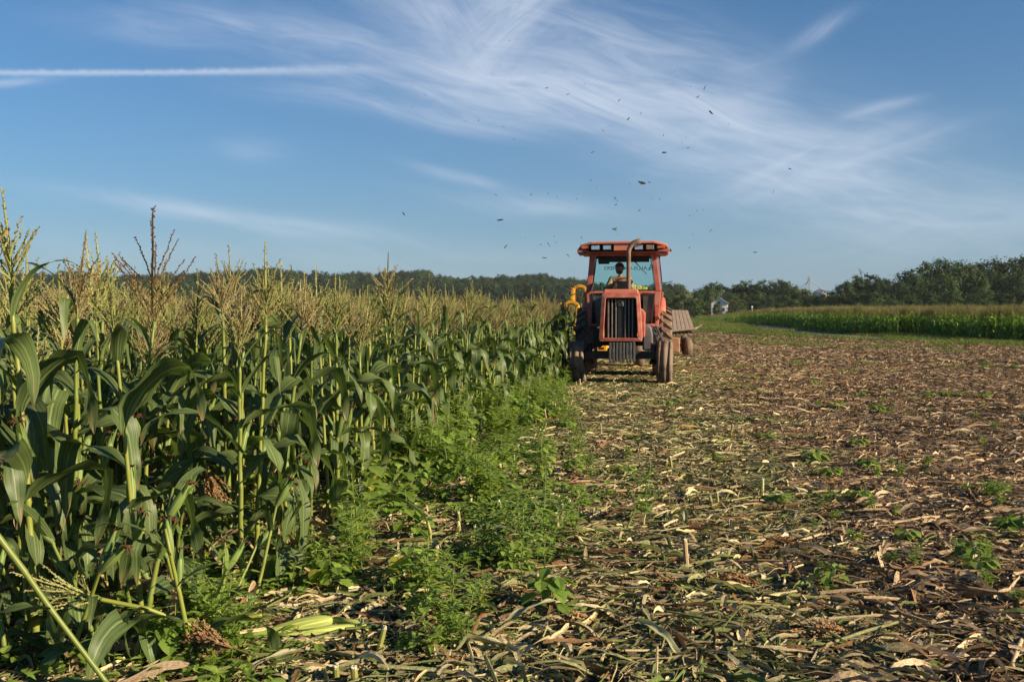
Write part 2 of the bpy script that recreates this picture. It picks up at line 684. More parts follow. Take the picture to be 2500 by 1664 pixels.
xs = graded(-2600, 2600, -7, 9, 0.14, 1.10)
ys = graded(-60, 4200, 2.2, 26, 0.14, 1.10)
GX, GY = np.meshgrid(xs, ys)
GZ = gz(GX, GY)
nx, ny = len(xs), len(ys)
me = bpy.data.meshes.new('ground')
vv = np.stack([GX.ravel(), GY.ravel(), GZ.ravel()], 1)
ii = (np.arange(ny - 1)[:, None] * nx + np.arange(nx - 1)[None, :]).ravel()
me.from_pydata(vv.tolist(), [], np.stack([ii, ii + 1, ii + nx + 1, ii + nx], 1).tolist())
me.materials.append(ground_material())
me.polygons.foreach_set('use_smooth', [True] * len(me.polygons))
ground = structure(link('ground', me))

# farm track: a sheet just above the ground
pw = [(36.5, 205), (31.5, 150), (26.6, 113), (23.4, 90), (21.2, 77), (20.1, 66), (20.0, 59), (20.6, 55.5)]


def smooth_line(pts, k=8):
    out = []
    n = len(pts)
    for i in range(n - 1):
        p0, p1, p2, p3 = (np.array(pts[max(0, min(n - 1, i + j))], float) for j in (-1, 0, 1, 2))
        for q in range(k):
            t = q / k
            out.append(.5 * (2 * p1 + (p2 - p0) * t + (2 * p0 - 5 * p1 + 4 * p2 - p3) * t * t + (3 * p1 - p0 - 3 * p2 + p3) * t ** 3))
    out.append(np.array(pts[-1], float))
    return out


PATH = smooth_line(pw)
b = MB()
vs, fs = [], []
for i, p in enumerate(PATH):
    d = PATH[min(i + 1, len(PATH) - 1)] - PATH[max(i - 1, 0)]
    d /= np.linalg.norm(d)
    nrm = np.array([d[1], -d[0]])
    for k in range(5):
        q = p + nrm * (k - 2) / 2 * (1.45 + 0.12 * math.sin(i * 1.7))
        vs.append((q[0], q[1], g1(q[0], q[1]) + 0.012 + 0.03 * (1 - ((k - 2) / 2) ** 2)))
for i in range(len(PATH) - 1):
    for k in range(4):
        fs.append((i * 5 + k, i * 5 + k + 1, i * 5 + k + 6, i * 5 + k + 5))
b.add(vs, fs)
structure(b.obj('path', mat('path_gravel', (0.20, 0.175, 0.15), 0.95, var=0.35, scale=1.5, bump=0.01, dirt=(0.08, 0.09, 0.04), dirt_amt=0.25, dirt_scale=.6), smooth=True, fix=True))

# wooded ridge far behind the left field
ridge_px = [(-700, 690), (-300, 668), (0, 664), (100, 661), (250, 670), (330, 676), (420, 673), (520, 672), (600, 672), (641, 662), (790, 660), (900, 664), (1024, 661), (1075, 672), (1177, 680), (1279, 677), (1364, 688), (1450, 694), (1560, 704), (1650, 716), (1750, 730), (2000, 745)]
RD = 900.0


def crest(x, y):
    px_ = 1250 + x / y * FPX
    top = np.interp(px_, [p[0] for p in ridge_px], [p[1] for p in ridge_px])
    return np.maximum(0.0, (753 - top) * RD / FPX + EYE - 17.0 + 2.2 * np.sin(x * .021 + 1.0) + 1.6 * np.sin(x * .047))


def hz(x, y):
    return crest(x, y) * sstep(640, 905, y) * (1 - 0.5 * sstep(910, 1300, y)) - 0.6 * (1 - sstep(640, 700, y))


hx, hy = np.meshgrid(np.linspace(-900, 420, 90), np.linspace(620, 1400, 40))
hv = np.stack([hx.ravel(), hy.ravel(), hz(hx, hy).ravel()], 1)
me = bpy.data.meshes.new('hill')
ii = (np.arange(39)[:, None] * 90 + np.arange(89)[None, :]).ravel()
me.from_pydata(hv.tolist(), [], np.stack([ii, ii + 1, ii + 91, ii + 90], 1).tolist())
me.materials.append(mat('hill_undergrowth', (0.03, 0.045, 0.018), 0.95, var=0.4, scale=0.05))
me.polygons.foreach_set('use_smooth', [True] * len(me.polygons))
structure(link('hill', me))

# ------------------------------------------------------------------ trees
M_bark = mat('bark', (0.09, 0.07, 0.055), 0.9, var=0.4, scale=3, bump=0.02)
M_barkpale = mat('bark_pale', (0.28, 0.26, 0.23), 0.85, var=0.3, scale=2)
M_crown = [leafmat('tree_leaves_dark', (0.021, 0.045, 0.014), (0.043, 0.078, 0.021), 0.22, 0.65, 0.2, var_scale=0.25),
           leafmat('tree_leaves_mid', (0.035, 0.066, 0.018), (0.064, 0.10, 0.027), 0.22, 0.65, 0.2, var_scale=0.25),
           leafmat('tree_leaves_pale', (0.080, 0.105, 0.034), (0.125, 0.15, 0.05), 0.25, 0.65, 0.2, var_scale=0.25)]


def crown_verts(r, h, w, z0, nclump, per, leaf, lumps):
    """many leaf-sized faces gathered in clumps through an uneven crown: returns quads and tones"""
    quads, cols = [], []
    off = r.uniform(0, 50)
    for i in range(nclump):
        d = Vector((r.gauss(0, 1), r.gauss(0, 1), r.gauss(0, 1.0) + .1)).normalized()
        swell = 1 + .55 * mnoise.noise(Vector((d.x * 1.7 + off, d.y * 1.7, d.z * 1.9)))
        rad = r.uniform(.62, .98) * swell
        zz = .5 + d.z * .46 * rad
        lowfill = 1.0 if d.z > -.2 else 1.18
        c = Vector((d.x * rad * w * lowfill, d.y * rad * w * lowfill, z0 + h * max(.02, zz)))
        cs = r.uniform(.16, .30) * w
        tone = r.uniform(.70, 1.30)
        for k in range(per):
            o = Vector((r.gauss(0, .5), r.gauss(0, .5), r.gauss(0, .40))) * cs
            nrm = (d * .8 + o.normalized() * .7 + Vector((r.gauss(0, .5), r.gauss(0, .5), r.gauss(0, .5) + .3))).normalized()
            a = nrm.orthogonal().normalized()
            a.rotate(Matrix.Rotation(r.uniform(0, 6.28), 3, nrm))
            e = nrm.cross(a)
            s = leaf * r.uniform(.6, 1.35)
            q = c + o
            quads.append((q - a * s, q - e * s * .55, q + a * s, q + e * s * .55))
            t = tone * r.uniform(.94, 1.06)
            cols.append((t, t, t * r.uniform(.85, 1.1)))
    return quads, cols


def tree_meshes(seed, h, w, low=0.12, dense=1.0, leaf=0.32):
    r = random.Random(seed)
    z0 = h * low
    qs, cs = crown_verts(r, h * (1 - low) * .93, w / 2, z0, int(95 * dense), 46, leaf, 7)
    k_ = h * 1.0 / max(v.z for q in qs for v in q)
    b = MB()
    for q, c in zip(qs, cs):
        q = tuple(Vector((v.x, v.y, v.z * k_)) for v in q)
        b.add(q, [(0, 1, 2, 3)], 0, None, c)
    t = MB()
    pts = [(0, 0, -.3), (r.uniform(-.1, .1), r.uniform(-.1, .1), h * .25), (r.uniform(-.3, .3), r.uniform(-.3, .3), h * .55), (r.uniform(-.4, .4), r.uniform(-.4, .4), h * .85)]
    t.tube(pts, [h * .022, h * .017, h * .011, h * .003], 7)
    for k in range(7):
        z = h * r.uniform(.22, .62)
        an = r.uniform(0, 6.28)
        L = w * r.uniform(.28, .42)
        p0 = Vector((0, 0, z))
        p1 = p0 + Vector((math.cos(an) * L * .5, math.sin(an) * L * .5, L * .45))
        p2 = p0 + Vector((math.cos(an) * L, math.sin(an) * L, L * .8))
        t.tube([p0, p1, p2], [h * .008, h * .005, h * .002], 5)
    return b, t


TREE_KINDS = [(11, 14, 10.5, .04, 1.0), (12, 14, 8.5, .05, .9), (13, 14, 12.5, .08, 1.15), (14, 14, 9.5, .0, 1.0), (15, 14, 12, .0, 1.1), (16, 14, 8, .12, .7)]
tree_src = []
for sd, h, w_, low, dn in TREE_KINDS:
    cb, tb = tree_meshes(sd, h, w_, low, dn)
    trunk = tb.mesh('trunk', M_bark, True)
    crowns = []
    for k in range(3):
        cm = cb.mesh('crown', M_crown[k]) if k == 0 else crowns[0].copy()
        if k:
            cm.materials[0] = M_crown[k]
        crowns.append(cm)
    tree_src.append((trunk, crowns, h))

# the ridge's forest reads as one mass
pts, rots, scl, idx = [], [], [], []
fr = random.Random(5)
M_ridge = [leafmat('ridge_leaves', (0.013, 0.033, 0.014), (0.029, 0.058, 0.022), 0.18, 0.7, 0.15, var_scale=0.25), leafmat('ridge_leaves_olive', (0.022, 0.045, 0.016), (0.044, 0.072, 0.025), 0.18, 0.7, 0.15, var_scale=0.25)]
protos = []
for t in tree_src:
    for c in (0, 0, 1):
        me = t[1][0].copy()
        me.materials[0] = M_ridge[c]
        protos.append(me)
yy = 640.0
while yy < 985:
    st = 6.2 + (yy - 640) * .002
    x = -0.62 * yy
    while x < 0.24 * yy:
        xx, y2 = x + fr.uniform(-3, 3), yy + fr.uniform(-3, 3)
        z = float(hz(xx, y2))
        if not (xx / yy > 0.17):
            pts.append((xx, y2, z - .4))
            rots.append((fr.uniform(-.05, .05), fr.uniform(-.05, .05), fr.uniform(0, 6.28)))
            scl.append(fr.choice((fr.uniform(.55, .9), fr.uniform(.8, 1.2), fr.uniform(.95, 1.5))))
            idx.append(fr.randrange(len(protos)))
        x += st
    yy += st * (1.0 if yy < 700 else 1.25)
tag(scatter('forest', pts, rots, scl, idx, protos), 'dark wooded ridge running along the horizon behind the left field', 'forest')

# trees one can tell apart: (picture x, picture y of the top, distance, kind, leaf tone, width factor, label)
TR = [
    (1560, 712, 330, 0, 0, 1, None), (1595, 716, 335, 1, 0, 1, None), (1628, 709, 345, 2, 0, 1.0, None),
    (1668, 702, 300, 1, 2, 1.25, 'pale green loose tree, first one right of the tractor above the wagon'),
    (1694, 727, 285, 3, 1, 1.1, 'low bushy tree at right foot of the pale tree above the wagon'),
    (1697, 706, 340, 0, 0, 1, None), (1718, 697, 355, 4, 0, 1, None),
    (1743, 681, 375, 3, 0, .9, 'tall narrow-topped tree directly behind the white house'), (1730, 700, 350, 2, 1, .9, None),
    (1766, 689, 380, 0, 0, 1, None), (1790, 692, 385, 1, 1, 1, None), (1782, 712, 352, 4, 1, 1.2, None), (1811, 686, 380, 3, 0, .9, None), (1831, 681, 380, 1, 0, 1.0, None),
    (1855, 679, 378, 5, 0, 1.2, None), (1878, 683, 372, 4, 0, .9, None), (1908, 678, 365, 2, 0, 1.0, 'round-headed tree, highest of the middle wood left of the grain bins'),
    (1932, 693, 355, 0, 1, 1, None), (1820, 712, 340, 2, 1, 1, None), (1850, 708, 335, 0, 1, 1.1, None), (1886, 716, 330, 4, 1, 1.1, None), (1918, 714, 320, 3, 1, 1.1, None),
    (1800, 727, 322, 4, 2, 1.2, None), (1836, 731, 318, 2, 0, 1.2, None), (1870, 733, 312, 4, 0, 1.3, None), (1905, 735, 310, 3, 1, 1.2, None),
    (1752, 734, 300, 3, 1, .62, 'small round tree hiding the middle of the white house'), (1797, 742, 300, 4, 1, 1.0, None),
    (1955, 699, 420, 5, 2, 1.3, 'thin see-through tree beside the grain elevator tower'),
    (1960, 706, 300, 2, 0, 1.1, 'dark rounded tree in front of the grain elevator tower'), (1985, 716, 296, 4, 0, 1, None),
    (1940, 726, 296, 3, 1, 1, None), (2006, 716, 290, 0, 0, 1.1, None), (2020, 722, 280, 1, 2, 1.0, 'yellowish bush-like tree below the grain bin roof'),
    (2047, 711, 278, 3, 2, 1.15, 'light green round tree standing right of the grain bins'),
    (2033, 704, 305, 4, 0, 1, None), (2060, 682, 300, 0, 0, .9, None), (2086, 669, 310, 1, 0, 1.1, None), (2119, 663, 312, 5, 0, 1.2, None), (2140, 678, 305, 2, 0, .8, None),
    (2160, 669, 310, 0, 0, .8, None), (2186, 674, 305, 4, 0, .9, None), (2221, 648, 318, 3, 0, 1.05, 'flat-topped dark tree standing alone left of the tallest trees'),
    (2215, 690, 290, 2, 0, 1, None), (2250, 668, 300, 4, 0, 1, None),
    (2286, 634, 318, 1, 0, 1.1, None), (2322, 625, 322, 2, 0, .95, 'tall bumpy tree at left shoulder of the high right wood'), (2355, 634, 325, 0, 0, 1, None),
    (2400, 627, 330, 3, 0, 1.2, None), (2432, 622, 330, 4, 0, .9, None), (2480, 617, 330, 2, 0, .8, 'highest dark tree at right end of the wood'), (2520, 618, 330, 1, 0, 1, None), (2570, 622, 330, 3, 0, 1, None),
    (2300, 668, 290, 4, 1, 1, None), (2345, 660, 295, 1, 0, 1.2, None), (2388, 662, 292, 3, 1, .9, None), (2440, 655, 300, 0, 0, .9, None), (2490, 662, 295, 2, 0, .8, None), (2540, 660, 300, 4, 0, 1, None),
    (2262, 700, 275, 1, 0, 1.2, None), (2325, 705, 268, 2, 1, .9, None), (2404, 702, 262, 4, 1, 1.15, None), (2455, 708, 260, 3, 0, 1, None), (2500, 700, 262, 1, 0, 1.2, None),
    (2075, 712, 276, 4, 0, 1, None), (2105, 708, 272, 0, 1, .9, None), (2136, 705, 270, 3, 1, .9, 'upright mid green tree at front edge, right of the yellowish bush'), (2162, 714, 274, 2, 0, .9, None),
    (2186, 728, 262, 4, 1, 1.0, 'low round bush at front edge of the right wood'), (2225, 722, 268, 1, 0, 1.2, None), (2095, 733, 262, 4, 1, 1, None), (2130, 736, 258, 2, 0, 1.2, None),
    (2160, 738, 256, 4, 0, 1.2, None), (2210, 739, 256, 3, 1, 1.2, None), (2245, 737, 255, 4, 0, 1.3, None), (2285, 735, 255, 2, 0, 1.2, None), (2330, 735, 254, 4, 0, 1.2, None), (2370, 736, 254, 3, 1, 1.2, None), (2420, 736, 254, 4, 0, 1.2, None), (2465, 736, 254, 2, 0, 1.3, None), (2510, 736, 254, 4, 0, 1.3, None),
    (1710, 740, 305, 4, 0, 1.2, None), (1660, 742, 300, 2, 0, 1.2, None), (1625, 740, 300, 4, 0, 1.2, None), (1590, 742, 300, 3, 0, 1.2, None),
    (1815, 742, 306, 3, 0, 1.2, None), (1975, 736, 280, 4, 0, 1.2, None), (2010, 739, 272, 3, 0, 1.2, None), (2050, 739, 265, 4, 1, 1.2, None), (1940, 742, 290, 2, 0, 1.2, None), (1890, 744, 300, 4, 0, 1.3, None), (1850, 746, 303, 3, 0, 1.2, None)]
tone = ['dark green', 'mid green', 'pale green']
fr = random.Random(8)
for (px_, top, dist, k, c, wf, lab) in TR:
    p = at(px_, top, dist)
    zb = min(0.0, g1(p.x, p.y))
    h = max(2.5, p.z - zb)
    zone = 'behind the white house and left of the grain bins' if px_ < 1950 else ('between the grain bins and the high right wood' if px_ < 2200 else 'in the high wood at right')
    if lab is None:
        size = 'low' if h < 6 else ('tall' if h > 13 else 'middling')
        lab = '%s %s leafy tree %s' % (size, tone[c], zone)
        if px_ < 1640:
            lab = '%s dark tree partly hidden behind the tractor cab' % size
    t = thing('leafy_tree', lab, 'tree', (p.x, p.y, zb), fr.uniform(0, 6.28), 'trees of the right-hand wood')
    s = h / 14.0
    ws = max(s, min(s * 1.6, 5.0 / 9 if h > 4 else s)) * wf
    t.scale = (ws, ws, s)
    o = link('trunk', tree_src[k][0], t)
    o = link('crown', tree_src[k][1][c], t)

# two bare trees
for (px_, top, dist, lab) in ((2103, 657, 316, 'bare dead tree poking above the wood, left one'), (2256, 650, 322, 'bare dead tree with two thin stems left of tall right wood')):
    p = at(px_, top, dist)
    t = thing('bare_tree', lab, 'dead tree', (p.x, p.y, 0))
    r = random.Random(px_)
    b = MB()
    b.tube([(0, 0, -.2), (.1, 0, p.z * .5), (0, 0, p.z)], [.16, .12, .04], 6)
    b.obj('trunk', M_barkpale, t)
    b = MB()
    for q in range(14):
        z = p.z * r.uniform(.6, .96)
        a = r.uniform(0, 6.28)
        L = r.uniform(.8, 2.2)
        b.tube([(0, 0, z), (math.cos(a) * L * .5, math.sin(a) * L * .5, z + L * .5), (math.cos(a) * L * .8, math.sin(a) * L * .8, z + L)], [.07, .05, .02], 4)
    b.obj('branch', M_barkpale, t)

# ------------------------------------------------------------------ white house, pole, grain bins
M_siding = mat('white_siding', (0.78, 0.78, 0.76), 0.6, var=0.06, scale=2)
M_shingle = mat('shingle', (0.22, 0.22, 0.23), 0.85, var=0.25, scale=3)
M_pane = mat('dark_pane', (0.02, 0.025, 0.03), 0.12, var=0.2)
M_zinc = mat('zinc', (0.33, 0.35, 0.37), 0.45, 0.6, var=0.12, scale=.8)
M_poletimber = mat('pole_timber', (0.30, 0.25, 0.20), 0.9, var=0.2)
p = at(1756, 757, 318)
hh = thing('farmhouse', 'white gabled farmhouse half hidden by trees beyond the right field', 'house', (p.x, p.y, -.2), R(-14))
b = MB()
b.prism([(-2.6, 0), (2.6, 0), (2.6, 3.4), (0, 5.2), (-2.6, 3.4)], 'y', 0, 8)
b.obj('wall', M_siding, hh, fix=True)
b = MB()
for s in (-1, 1):
    b.prism([(s * 2.95, 3.28), (0, 5.34), (0, 5.5), (s * 2.95, 3.44)], 'y', -.35, 8.35)
b.obj('roof', M_shingle, hh, fix=True)
for (wx, wz) in ((-1.35, 1.6), (1.35, 1.6), (0, 3.6)):
    wn = MB().box((wx, -.03, wz), (.95, .06, 1.3)).obj('window', M_siding, hh)
    MB().box((wx, -.07, wz), (.75, .03, 1.1)).obj('pane', M_pane, wn)
MB().box((0, -.04, .95), (.95, .06, 1.95)).obj('door', M_shingle, hh)
p = at(1737, 768, 296)
b = MB()
b.tube([(0, 0, -.3), (0, 0, 3.6)], [.12, .10], 8)
o = b.obj('timber_post', M_poletimber, None, loc=(p.x, p.y, 0))
tag(o, 'pale timber post standing just left of the white farmhouse', 'post')
p = at(1836, 758, 300)
t = thing('gate_post', 'small white post with a square head before the middle wood', 'post', (p.x, p.y, -.3))
MB().tube([(0, 0, 0), (0, 0, 2.3)], .07, 8).obj('post', M_siding, t)
MB().box((0, 0, 2.5), (.42, .3, .5)).obj('head', M_siding, t, bevel=.05)


def grain_bin(px_, apex, dist, rad, lab):
    p = at(px_, apex, dist)
    h = p.z
    e = h - rad * .52
    t = thing('grain_bin', lab, 'grain bin', (p.x, p.y, 0), 0, 'grain bins behind the wood')
    b = MB()
    prof = []
    for k in range(13):
        prof += [(e * k / 13, rad), (e * (k + .5) / 13, rad * 1.006)]
    prof.append((e, rad))
    b.lathe(prof, 32, 'z')
    b.obj('wall', M_zinc, t, fix=True)
    b = MB()
    b.lathe([(e, rad * 1.04), (h - .35, .55), (h - .3, .5), (h, .5)], 24, 'z')
    for k in range(24):
        a = 2 * math.pi * k / 24
        b.tube([(math.cos(a) * rad * 1.03, math.sin(a) * rad * 1.03, e + .05), (math.cos(a) * .55, math.sin(a) * .55, h - .3)], .06, 4)
    b.obj('roof', M_zinc, t, fix=True)
    return p


pa = grain_bin(2003, 704, 470, 3.4, 'round metal grain bin with conical roof right of the elevator tower')
pb = grain_bin(1962, 707, 472, 3.4, 'round metal grain bin left of the elevator tower, mostly hidden')
p = at(1975, 674, 468)
t = thing('grain_elevator', 'thin grain elevator tower with slanting spouts above the grain bins', 'elevator tower', (p.x, p.y, 0))
b = MB()
H = p.z
for sx in (-.35, .35):
    for sy in (-.35, .35):
        b.tube([(sx, sy, 0), (sx, sy, H - .8)], .10, 5)
for k in range(int(H / 1.1)):
    s = 1 if k % 2 else -1
    b.tube([(-.35 * s, -.35, k * 1.1), (.35 * s, -.35, k * 1.1 + 1.1)], .07, 4)
    b.tube([(-.35 * s, .35, k * 1.1), (.35 * s, .35, k * 1.1 + 1.1)], .07, 4)
b.obj('tower', M_zinc, t)
MB().box((0, 0, H - .5), (1.0, .9, 1.0), taper=(.6, .6)).obj('head', M_zinc, t)
for q in (pa, pb):
    MB().tube([(0, 0, H - 1.4), (q.x - p.x, q.y - p.y, q.z + .05)], .12, 6).obj('spout', M_zinc, t)
MB().tube([(0, 0, H - 2.2), (q.x - p.x - 3.5, q.y - p.y, q.z - .6)], .10, 6).obj('spout', M_zinc, t)
MB().tube([(0, 0, H - .8), (pa.x - p.x + 1.5, pa.y - p.y, pa.z - .5)], .05, 6).obj('guy_wire', M_zinc, t)

# ------------------------------------------------------------------ tractor (its own x right as seen, y backwards, z up)
M_orange = mat('orange_paint', (0.44, 0.106, 0.066), 0.55, var=0.22, scale=5, dirt=(0.33, 0.21, 0.145), dirt_amt=0.48, dirt_scale=5)
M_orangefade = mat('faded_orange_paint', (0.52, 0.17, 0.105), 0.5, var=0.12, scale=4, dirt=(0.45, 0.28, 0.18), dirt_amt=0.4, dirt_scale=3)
M_black = mat('black_paint', (0.012, 0.012, 0.013), 0.5, var=0.3, scale=5, dirt=(0.09, 0.07, 0.05), dirt_amt=0.3)
M_gunmetal = mat('weight_iron', (0.055, 0.055, 0.056), 0.5, var=0.25, scale=9, dirt=(0.12, 0.095, 0.07), dirt_amt=0.3)
M_void = mat('deep_black', (0.006, 0.006, 0.006), 0.8, var=0.2)
M_tyre = mat('dusty_tyre', (0.050, 0.042, 0.036), 0.9, var=0.35, scale=7, bump=0.006, dirt=(0.20, 0.14, 0.092), dirt_amt=0.85, dirt_scale=2.5)
M_rim = mat('rim_paint', (0.30, 0.27, 0.22), 0.6, var=0.2, dirt=(0.15, 0.11, 0.08), dirt_amt=0.5)
M_rust = mat('exhaust_rust', (0.15, 0.085, 0.052), 0.75, 0.1, var=0.3, scale=8, bump=0.002, dirt=(0.28, 0.19, 0.115), dirt_amt=0.4)
M_lens = mat('lamp_lens', (0.62, 0.66, 0.68), 0.12, 0.85, var=0.2, scale=30)
M_amber = mat('amber_lens', (0.42, 0.10, 0.03), 0.3, var=0.2)
M_dimlens = mat('dusty_lens', (0.20, 0.15, 0.11), 0.5, var=0.3)
M_barslat = mat('grille_bar', (0.15, 0.14, 0.125), 0.55, 0.2, var=0.25, scale=12)
M_console = mat('console_plastic', (0.10, 0.11, 0.10), 0.7, var=0.2)
M_rubber = mat('rubber', (0.015, 0.015, 0.016), 0.7)
M_gtint = glass('tinted_glass', (0.62, 0.89, 0.86), 0.06)
M_gclear = glass('clear_glass', (0.86, 0.92, 0.90), 0.16)
M_gdusty = glass('dusty_glass', (0.52, 0.56, 0.52), 0.5, 0.25)
M_letter = mat('black_lettering', (0.012, 0.012, 0.012), 0.5)

T0 = Vector((2.425, 22.07, 0.0))
TROT = -math.atan(ROW)
tr = thing('tractor', 'faded orange farm tractor with a glazed cab driving towards the viewer beside the corn', 'tractor', T0, TROT)


def T(name, b, m, parent=tr, **kw):
    return b.obj(name, m, parent, fix=True, **kw)


# hood and grille
b = MB()
b.prism([(-.36, 1.12), (.36, 1.12), (.37, 1.9), (.30, 2.05), (-.30, 2.05), (-.37, 1.9)], 'y', -.38, 1.95)
T('hood', b, M_orange, bevel=.03)
fr_o = [(-.455, .97), (.455, .97), (.47, 1.06), (.41, 1.99), (.36, 2.03), (-.36, 2.03), (-.41, 1.99), (-.47, 1.06)]
fr_i = [(-.36, 1.045), (.36, 1.045), (.37, 1.10), (.325, 1.885), (.30, 1.91), (-.30, 1.91), (-.325, 1.885), (-.37, 1.10)]
b = MB()
n = 8
vs = [(p[0], -.58, p[1]) for p in fr_o] + [(p[0], -.60, p[1]) for p in fr_i] + [(p[0], -.34, p[1]) for p in fr_o] + [(p[0], -.42, p[1]) for p in fr_i]
fs = []
for i in range(n):
    j = (i + 1) % n
    fs += [(i, j, n + j, n + i), (i, 2 * n + i, 2 * n + j, j), (n + i, n + j, 3 * n + j, 3 * n + i), (2 * n + i, 3 * n + i, 3 * n + j, 2 * n + j)]
b.add(vs, fs)
gf = T('grille_frame', b, M_orange, bevel=.014)
b = MB()
b.prism([(-.40, 1.98), (.40, 1.98), (.36, 2.10), (-.36, 2.10)], 'y', -.50, -.30)
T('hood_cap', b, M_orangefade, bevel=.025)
T('grille_mesh', MB().box((0, -.43, 1.47), (.70, .02, .88)), M_void)
for x in (-.268, -.188, -.106, .098, .174, .252):
    b = MB()
    b.prism([(x - .016, -.52), (x + .016, -.52), (x + .012, -.45), (x - .012, -.45)], 'z', 1.05, 1.885)
    T('grille_bar', b, M_barslat, bevel=.006)
T('grille_panel', MB().box((-.004, -.47, 1.45), (.13, .06, .86)), M_black, bevel=.006)
em = T('emblem_plate', MB().box((-.004, -.515, 1.80), (.135, .03, .135)), M_barslat, bevel=.006)
b = MB()
for (p, q) in (((-.05, 1.755), (0, 1.85)), ((0, 1.85), (.05, 1.755)), ((-.05, 1.755), (.05, 1.755)), ((-.022, 1.80), (.02, 1.80))):
    b.tube([(p[0] - .004, -.533, p[1]), (q[0] - .004, -.533, q[1])], .008, 4)
T('emblem', b, M_black, em)
b = MB()
b.prism([(.40, 1.02), (.52, 1.06), (.53, 1.58), (.47, 1.66), (.40, 1.7)], 'y', -.2, .6)
T('side_shield', b, M_orange, bevel=.02)

# front weights, bracket, axle
T('weight_bracket', MB().box((.03, -.72, .76), (.62, .22, .14)), M_black, bevel=.01)
for k in range(8):
    x = -.215 + .072 * k
    b = MB()
    b.prism([(-.96, .55), (-.72, .53), (-.66, .60), (-.66, .93), (-.72, .955), (-.86, .955), (-.88, .80), (-.95, .76)], 'x', x - .026, x + .026)
    T('weight', b, M_gunmetal, bevel=.008)
b = MB()
b.prism([(-.80, .57), (.80, .57), (.82, .74), (.33, .74), (.26, .80), (-.26, .80), (-.33, .74), (-.82, .74)], 'y', -.13, .10)
T('front_axle', b, M_black, bevel=.012)
for s in (-1, 1):
    b = MB()
    b.tube([(s * .70, 0, .50), (s * .70, 0, .92)], [.065, .055], 10)
    b.tube([(s * .62, 0, .50), (s * .90, 0, .49)], .055, 10)
    b.tube([(s * .68, .05, .60), (s * .40, .28, .62), (0, .30, .62)], .022, 6)
    T('steering_knuckle', b, M_black, smooth=True)
b = MB()
b.box((0, .55, .93), (.42, 1.9, .42))
b.box((0, 1.0, .70), (.36, 2.4, .28))
b.box((0, 2.45, .90), (.55, 1.2, .60))
T('engine_block', b, M_black, bevel=.03)
b = MB()
b.tube([(-1.0, 2.75, .875), (1.0, 2.75, .875)], .12, 12)
T('rear_axle', b, M_black, smooth=True)
b = MB()
prof = [(.46, .74), (.66, .74), (.70, .80), (.70, 1.10), (.66, 1.27), (.58, 1.31), (.46, 1.31)]
b.prism(prof, 'y', .35, 1.25)
T('fuel_tank', b, mat('tank_grey', (0.10, 0.10, 0.105), 0.5, var=.2, dirt=(0.16, .13, .1), dirt_amt=.4), bevel=.04)
b = MB()
b.prism([(-.66, .80), (-.46, .80), (-.46, 1.22), (-.66, 1.22)], 'y', .45, 1.2)
T('battery_box', b, M_black, bevel=.03)
T('marker_lamp', MB().box((-.44, -.16, .80), (.13, .05, .05)), mat('amber_marker', (.36, .15, .04), .5), bevel=.01)
# ladder on the right
b = MB()
for off in (0, .11):
    b.tube([(.66 + off, 1.35, 1.28), (.84 + off, 1.15, .86)], .022, 6)
for k in range(3):
    f = .2 + .3 * k
    b.box((.715 + .18 * f, 1.35 - .2 * f, 1.28 - .42 * f), (.13, .10, .025))
T('step_ladder', b, M_gunmetal)


# wheels
def front_wheel(s):
    w = .165
    r = .49
    b = MB()
    prof = [(-w * .72, .27), (-w * .95, .34), (-w, .40), (-w * .93, .455), (-w * .78, .478),
            (-w * .62, .482), (-w * .60, .468), (-w * .30, .470), (-w * .28, .489), (w * .28, .489), (w * .30, .470), (w * .60, .468), (w * .62, .482),
            (w * .78, .478), (w * .93, .455), (w, .40), (w * .95, .34), (w * .72, .27)]
    b.lathe(prof, 40, 'x', close=True)
    wl = T('wheel', b, M_tyre, loc=(s * .955, 0, r - .01))
    wl.rotation_euler = (0, R(1.5) * s, R(-3))
    for p in wl.data.polygons:
        p.use_smooth = True
    b = MB()
    b.lathe([(-.10, .265), (-.04, .25), (-.02, .12), (-.06, .10), (-.06, .03)], 24, 'x')
    b.lathe([(.10, .272), (.04, .25), (.03, .13), (.09, .11), (.09, .03)], 24, 'x')
    T('rim', b, M_rim, wl)
    return wl


